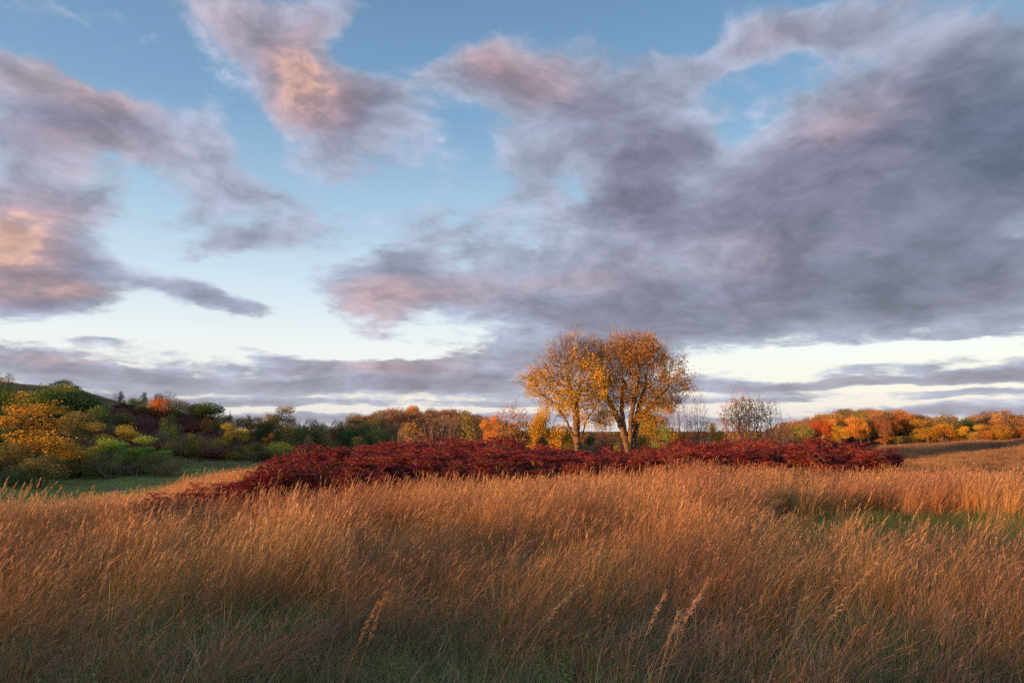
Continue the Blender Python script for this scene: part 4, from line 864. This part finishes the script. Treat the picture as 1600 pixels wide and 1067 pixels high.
# meadow beyond on the right, and the valley meadow on the left
X, Y, r = pts(.55, 66, 172, 1340, 1860, 25); Z = hgt(X, Y); px = px_of(X, Y); k = (Y < np.interp(px, [1400, 1500, 1600, 1700], [145, 158, 160, 162])) & (px > 1330+np.clip(Y-75, 0, 60)*.6) 
gq = smooth01((px-1480)/50)*smooth01((90-Y)/8); k &= r.random(len(X)) > gq*.8
X, Y = X[k], Y[k]; spread_out('meadow_grass', S_FAR, 4, X, Y, r, .85, 1.3, 'reddish brown grass on the far meadow at the right', .1, .45+.9*VN2(X, Y, 5)*(.6+.8*VN(X, Y, 13)))
X, Y, r = pts(.55, 36, 122, -60, 470, 26); px = px_of(X, Y); k = r.random(len(X)) < .8
X, Y = X[k], Y[k]; hm = .22+.6*VN(X, Y, 7)*VN2(X, Y, 2)
spread_out('valley_grass', S_VALLEY, 4, X, Y, r, 1.1, 1.8, 'green valley meadow below the left hill', .15, hm)
X, Y, r = pts(.9, 100, 210, -120, 400, 27); k = r.random(len(X)) < .6; X, Y = X[k], Y[k]
spread_out('hillside_grass', S_LOW, 4, X, Y, r, 1.4, 2.4, 'dry grass on the open slope of the left hill', .15)

# ================================================================== sumac
def sumac_mesh(i):
    r = np.random.default_rng(300+i*7); P, par, rad, tips = [], [], [], []
    def add(p, pa, rd): P.append(np.array(p, float)); par.append(pa); rad.append(rd); return len(P)-1
    for s in range(11):
        a = r.random()*6.28; d = .95*math.sqrt(r.random()); b = add((math.cos(a)*d*.6, math.sin(a)*d*.6, -.15), -1, .022)
        top = (1.95-.75*(d/.95)**2)*(.72+.28*r.random()); k1 = add((math.cos(a)*(d*.85), math.sin(a)*(d*.85), top*.55), b, .018)
        for q in range(3):
            a2 = a+r.normal()*1.2; m = add(P[k1]+np.array((math.cos(a2)*.2, math.sin(a2)*.2, top*(.18+.12*r.random()))), k1, .012)
            if r.random() < .4: tips.append(P[m])
            for w in range(2):
                a3 = a2+r.normal()*1.2; e = add(P[m]+np.array((math.cos(a3)*.17, math.sin(a3)*.17, top*.12+.12*r.random())), m, .008); tips.append(P[e])
    V, F = tubes(np.array(P), np.array(par), np.array(rad), .01); wood = mesh_np(f'sumac_wood_{i}', V, F, [M_BARK], smooth=True)
    # drooping compound leaves: a midrib of paired leaflets
    Vs, cols = [], []
    for t in tips:
        nl = r.integers(5, 8)
        for q in range(nl):
            a = 6.283*q/nl+r.normal()*.3; L = .17+.13*r.random(); rise = .45+.75*r.random(); tone = .55+.8*r.random(); hue = r.random()
            base = np.array((.23, .019, .026))*(1-hue)+np.array((.40, .056, .035))*hue
            if r.random() < .05: base = np.array((.40, .16, .03))
            dr = np.array((math.cos(a), math.sin(a), 0)); sd = np.array((-math.sin(a), math.cos(a), 0))
            for u in np.linspace(.15, 1.0, 6):
                c = t+dr*L*u*(.95-.15*u)+np.array((0, 0, L*(rise*u-.7*u*u)))
                for sg in (-1, 1):
                    ll = .085*(1-.45*abs(u-.55)*1.4); tip = c+sd*sg*ll*.8+dr*ll*.35+np.array((0, 0, -ll*(.1+.6*r.random()))); mid = (c+tip)/2; wv = dr*ll*.22+np.array((0, 0, ll*.06))
                    Vs.append([c, mid+wv, tip, mid-wv]); cols.append([base*tone*(.8+.4*r.random())]*4)
    V = np.array(Vs).reshape(-1, 3); F = (np.arange(len(V)//4)*4)[:, None]+np.array([[0, 1, 2, 3]])
    return wood, mesh_np(f'sumac_leaves_{i}', V, F, [M_SUMAC], np.array(cols).reshape(-1, 3))
SUM = [sumac_mesh(i) for i in range(5)]
SH = 2.08
TOPL = ([215,240,300,400,430,445,480,560,640,700,780,820,870,900,960,1000,1040,1100,1160,1190,1215,1250,1330,1370,1400,1415], [766,760,746,733,727,719,705,695,684,683,684,690,697,700,703,702,690,688,680,674,682,685,688,700,718,730])
r = random.Random(77); cand = []
for gy in np.arange(13.0, 62, 1.22):
    sp = 1.05 if gy < 30 else 1.5
    for gx in np.arange(-16, 30, sp):
        x = gx+r.uniform(-.5, .5)*sp; y = gy+r.uniform(-.55, .55); px = float(px_of(x, y))
        if px < 235 or px > 1408: continue
        if y > 30 and int(gy/1.22) % 2: continue
        left = np.interp(px, [235, 400, 440, 480, 560, 600], [16.6, 20.5, 28, 38, 50, 62]); right = np.interp(px, [1150, 1250, 1330, 1410], [62, 50, 36, 24])
        if y > left or y > right or y < sumac_front(px)+.5: continue
        if math.hypot(x-x_at(903, 65), y-65) < 1.6 or math.hypot(x-x_at(985, 66), y-66) < 1.6: continue
        zg = hz(x, y); top_px = np.interp(px, *TOPL); ztop = z_at(top_px, y)
        # young shoots at the edge, full height inside
        depth = (y-sumac_front(px)); full = min(1.0, .32+depth*.085)*2.9
        side = min(1, (px-225)/190.)*1.0; full *= max(.82, side); full *= min(1, max(.5, (1412-px)/80.))
        H = min(full, ztop-zg)*r.uniform(.9, 1.1)*(.84+.36*float(VN2(x, y, 3.6)))
        if H < .45 or (px < 440 and r.random() < .15): continue
        cand.append((y, x, zg, H, px, int(round((gy-13)/1.22))))
cand.sort(); print('sumac', len(cand))
SUMG = 'sumac shrubs in the big red thicket'
NEAR = [c for c in cand if c[0] < 46][:300]; REST = cand[len(NEAR):]
lab_count = {}
rows = {}
for c in NEAR: rows.setdefault(c[5], []).append(c)
row_ids = sorted(rows); place_of = {}
for qi, k_ in enumerate(row_ids):
    for j_, c in enumerate(sorted(rows[k_], key=lambda c: c[1])): place_of[c] = (qi+1, j_+1, len(rows[k_]))
for c in NEAR:
    y, x, zg, H, px, _ = c
    i = r.randrange(5); w, l = SUM[i]; s = H/SH; sw = max(s, .62)*r.uniform(.95, 1.2)
    root = empty('sumac_shrub', (x, y, zg), r.uniform(0, 6.28), (sw, sw, s)); w_ = mobj('stems', w, root); w_.color = (.24,.17,.13,1)
    l_ = mobj('leaves', l, root); g = float(VN3(x, y, 5.0)); j = .72+.6*g; l_.color = (j*.86, j*r.uniform(.9, 1.2), j, 1)
    ri, ci_, tot_ = place_of[c]
    side = 'left of the elms' if px < 860 else ('below the elms' if px < 1030 else 'right of the elms')
    depth_w = 'front edge' if ri == 1 else f'{nth(ri)} row back'
    size_w = 'low red sumac' if H < 1.25 else ('shoulder high red sumac' if H < 2.0 else 'tall red sumac')
    tag(root, f'{size_w}, {nth(ci_)} from left in the {depth_w}, {side}', 'shrub', SUMG)
if REST:
    c = source_set('sumac_source', [w for w, l in SUM]+[l for w, l in SUM])
    for nm, off in (('distant_sumac_stems', 0), ('distant_sumac_leaves', 5)):
        q = random.Random(5); A = np.array(REST); n = len(A); s = A[:, 3]/SH; ii = np.array([q.randrange(5) for _ in range(n)])
        rot = np.zeros((n, 3)); rot[:, 2] = [q.uniform(0, 6.28) for _ in range(n)]
        scatter(nm, c, A[:, 1], A[:, 0], A[:, 2], rot, np.stack([np.maximum(s, .9), np.maximum(s, .9), s], -1), ii+off, 'back of the red sumac thicket around the elms' if off else 'stems at the back of the red sumac thicket')
# thickets of the same sumac on the left hill
A = []
for _ in range(1150):
    px = r.uniform(150, 420); y = r.uniform(112, 176); x = x_at(px, y)
    if VN(x, y, 17)+.5*VN2(x, y, 6) > .72 - .25*(210 < px < 345) : A.append((y, x, hz(x, y)))
A = np.array(A); n = len(A); c2 = source_set('hill_sumac_source', [])
def hill_sumac_mesh(i):
    rr_ = np.random.default_rng(700+i); C = rr_.normal(size=(260, 3))*np.array((.75,.75,.28))+np.array((0,0,1.0)); V, F, col = leaf_quads(C, .30, 700+i, tone=clump_tone(C, 70+i, .8)); 
    return mesh_np(f'hill_sumac_{i}', V, F, [M_SUMAC], col*np.array((.17,.045,.04)))
c2 = source_set('hill_sumac_src', [hill_sumac_mesh(i) for i in range(3)])
rot = np.zeros((n, 3)); rot[:, 2] = np.linspace(0, 50, n)
scatter('hillside_sumac', c2, A[:, 1], A[:, 0], A[:, 2]-.2, rot, np.full((n, 3), 1.0)*np.random.default_rng(4).uniform(.6, 1.3, (n, 1)), np.arange(n) % 3, 'dark maroon sumac thickets on the shaded left hillside')

# ================================================================== far wooded horizon
r2 = np.random.default_rng(8); n = 1500; az_ = r2.uniform(-.85, .85, n); d_ = r2.uniform(430, 1100, n); X = d_*np.sin(az_); Y = d_*np.cos(az_); Z = hgt(X, Y)
wr, lr, ph, pw = proto('round', 0)
def far_crown(i, tone):
    rr_ = np.random.default_rng(900+i); C = rand_in([((0,0,4.5),(3.6,3.6,2.6)),((1.5,.4,6),(2,2,1.6)),((-1.6,0,5.4),(2.2,2,1.8)),((0,0,2),(3.6,3.4,2))], 420, rr_); V, F, col = leaf_quads(C, 1.1, 900+i, tone=clump_tone(C, 90+i, 2.5))
    return mesh_np(f'far_crown_{i}', V, F, [M_LEAF], col*np.array(tone))
cf = source_set('far_crowns', [far_crown(i, t) for i, t in enumerate([(.16,.09,.05),(.12,.10,.04),(.07,.08,.03),(.22,.11,.04)])])
rot = np.zeros((n, 3)); rot[:, 2] = r2.uniform(0, 6.28, n)
scatter('distant_treeline', cf, X, Y, Z-.5, rot, r2.uniform(.8, 1.25, (n, 1))*np.ones((n, 3)), r2.integers(0, 4, n), 'far wooded horizon beyond the hills')

# small pond in the valley
pz = []
px0, py0 = x_at(190, 60), 60.0
pm, pt = mat('pond_water'); finish(pm, pt, (.02,.03,.04,1), .06, spec=.6)
a_ = np.linspace(0, 2*np.pi, 33)[:-1]; ringx = .45*np.cos(a_)*(1+.15*np.sin(3*a_)); ringy = 1.3*np.sin(a_)*(1+.12*np.cos(2*a_))
Vp = np.concatenate([np.stack([ringx, ringy, np.zeros(32)], -1), np.stack([ringx*1.15, ringy*1.15, np.full(32, -.35)], -1), [[0, 0, 0]]])
ii = np.arange(32); Fp = np.stack([ii, ii+32, (ii+1) % 32+32, (ii+1) % 32], -1); Ft = np.stack([ii, (ii+1) % 32, np.full(32, 64)], -1)
pond = mobj('pond', mesh_np('pond', Vp, [Fp, Ft], [pm]), loc=(px0, py0, hz(px0, py0)+.12)); tag(pond, kind='structure')

# ================================================================== single plants standing out in the foreground
def stalk(px, Y, tpx, tpy, label, plume=.2, bend=.5, colr=(.50,.33,.18), w=.0028, seed=0, dY=0.0):
    bx = x_at(px, Y); bz = hz(bx, Y); d = ray(tpx, tpy); k = (Y+dY)/d.y; tx, tz = d.x*k, EYE+d.z*k
    t = np.linspace(0, 1, 12); A = np.stack([(tx-bx)*t**(1+bend), dY*t, (tz-bz)*(t+bend*.35*(t-t*t))], -1)
    P = A; par = np.arange(-1, 11); rad = w*(1-.65*t)
    V, F = tubes(P, par, rad, .0001)
    root = empty('grass_stalk', (bx, Y, bz)); tag(root, label, 'grass stalk', 'single tall stalks in the foreground')
    o = mobj('stem', mesh_np('stalk', V, F, [M_GRASS], np.tile(np.array(colr)*.8, (len(V), 1)), True), root)
    if plume:
        r_ = np.random.default_rng(seed+3); n = 120; u = 1-plume*(r_.random(n)**1.2)*1.6; u = np.clip(u, .3, 1); C = np.stack([np.interp(u, t, A[:, i]) for i in range(3)], -1)+r_.normal(size=(n, 3))*.007
        dr = A[-1]-A[-3]; dr /= np.linalg.norm(dr); e = C+dr*.022+r_.normal(size=(n, 3))*.007+np.array((.008, 0, -.004)); sd = np.cross(dr, r_.normal(size=(n, 3))); sd /= np.linalg.norm(sd, axis=1)[:, None]; m = (C+e)/2
        V = np.stack([C, m+sd*.0018, e, m-sd*.0018], 1).reshape(-1, 3); F = (np.arange(n)*4)[:, None]+np.array([[0,1,2,3]])
        mobj('seed_head', mesh_np('seed_head', V, F, [M_GRASS], np.repeat(np.array(colr)*(.8+.5*r_.random((n, 1))), 4, axis=0)), root)
for i, a in enumerate([
 (798,4.9,908,913,'long pale stalk arching right to a drooping seed head above the centre opening',.2,.9),
 (770,5.0,880,940,'shorter pale stalk arching beside the longest arching one in the centre',.0,.8),
 (1350,7.2,1440,786,'lone stalk leaning right over the green swale at the right',.16,.35),
 (545,4.6,603,925,'reddish bluestem stalk leaning right, left of the centre opening',.22,.3,(.55,.26,.12)),
 (525,4.8,590,940,'slightly lower reddish stalk just left of the leaning bluestem',.2,.3,(.55,.26,.12)),
 (300,4.6,291,872,'thin rust red stem standing almost upright left of centre',.0,.1,(.42,.17,.08)),
 (1010,4.8,1108,905,'tan feathery stalk bending right, tallest of the clump right of centre',.24,.6,(.55,.33,.2)),
 (985,4.6,1095,932,'tan feathery stalk bending low right of centre',.24,.8,(.55,.33,.2)),
 (1000,4.3,1060,955,'short feathery stalk nearest the bottom edge right of centre',.26,.6,(.55,.33,.2)),
 (960,4.7,1040,925,'thin feathery stalk at the left side of the right hand clump',.2,.5,(.55,.33,.2)),
 (1190,4.4,1370,880,'long low stalk swept far to the right across the right foreground',.2,.6,(.52,.30,.16)),
 (255,8.6,253,752,'dark upright dead stalk rising above the left grass crest',.0,.05,(.2,.13,.1)),
 (60,4.6,110,850,'tan seed stalk leaning right in the left foreground',.2,.4,(.52,.34,.2)),
 (150,5.0,180,838,'tan seed stalk standing steeper in the left foreground',.2,.3,(.52,.34,.2)),
]): stalk(*a, seed=i*7)
def forb(px, Y, H, label, tone=(.24,.36,.09), seed=0, tiers=22):
    x = x_at(px, Y); z = hz(x, Y); r_ = np.random.default_rng(seed)
    root = empty('leafy_weed', (x, Y, z)); tag(root, label, 'weed', 'leafy green weeds in the foreground')
    P, par = [], []; Vl = []; cl = []
    for s in range(5):
        a = r_.random()*6.28; h = H*(.65+.35*r_.random()); prev = -1
        for q in range(7):
            t = q/6; P.append((math.cos(a)*(.05+.1*t), math.sin(a)*(.05+.1*t), h*t)); par.append(prev); prev = len(P)-1
        for q in range(tiers):
            t = .15+.85*q/tiers; c = np.array((math.cos(a)*(.05+.1*t), math.sin(a)*(.05+.1*t), h*t)); b = q*2.4+r_.random(); dr = np.array((math.cos(b), math.sin(b), .35)); L = .085*(1.15-t*.75)
            sd = np.array((-math.sin(b), math.cos(b), 0)); Vl.append([c, c+dr*L*.45+sd*L*.16, c+dr*L-np.array((0,0,L*.5)), c+dr*L*.45-sd*L*.16]); cl.append([np.array(tone)*(.7+.6*r_.random())]*4)
    P = np.array(P); V, F = tubes(P, np.array(par), np.full(len(P), .0035), .0001)
    mobj('stems', mesh_np('weed_stems', V, F, [M_GREENGRASS], np.tile((.16,.17,.06), (len(V), 1)), True), root)
    V = np.array(Vl).reshape(-1, 3); mobj('leaves', mesh_np('weed_leaves', V, (np.arange(len(V)//4)*4)[:, None]+np.array([[0,1,2,3]]), [M_GREENGRASS], np.array(cl).reshape(-1, 3)), root)
forb(32, 4.1, 1.05, 'tall pale green leafy weed at the lower left edge', seed=1)
forb(138, 4.4, .78, 'smaller green weed right of the tall one at lower left', seed=2)
forb(866, 5.5, .42, 'small green leafy weed low in the centre opening', (.22,.38,.07), 3)
forb(612, 5.0, .6, 'thin green weed left of the centre opening', (.24,.36,.07), 4)
forb(318, 7.4, .95, 'yellowish leafy weed by the dark twiggy plant on the left', (.26,.27,.06), 5)
# dry twiggy forb
x = x_at(332, 7.0); P_, par_ = grow([((0,0,.62), (.42,.4,.3))], [[(0,0,-.05),(0,0,.3)]], 260, .05, .6, .07, 5); rad_, lf_ = radii(P_, par_, .0016, .009); V, F = tubes(P_, par_, rad_, .004)
o = mobj('dead_weed', mesh_np('dead_weed', V, F, [M_BARK]), loc=(x, 7.0, hz(x, 7.0))); o.color = (.22,.13,.12,1); tag(o, 'dry purplish brown twiggy weed above a dark gap on the left', 'weed')
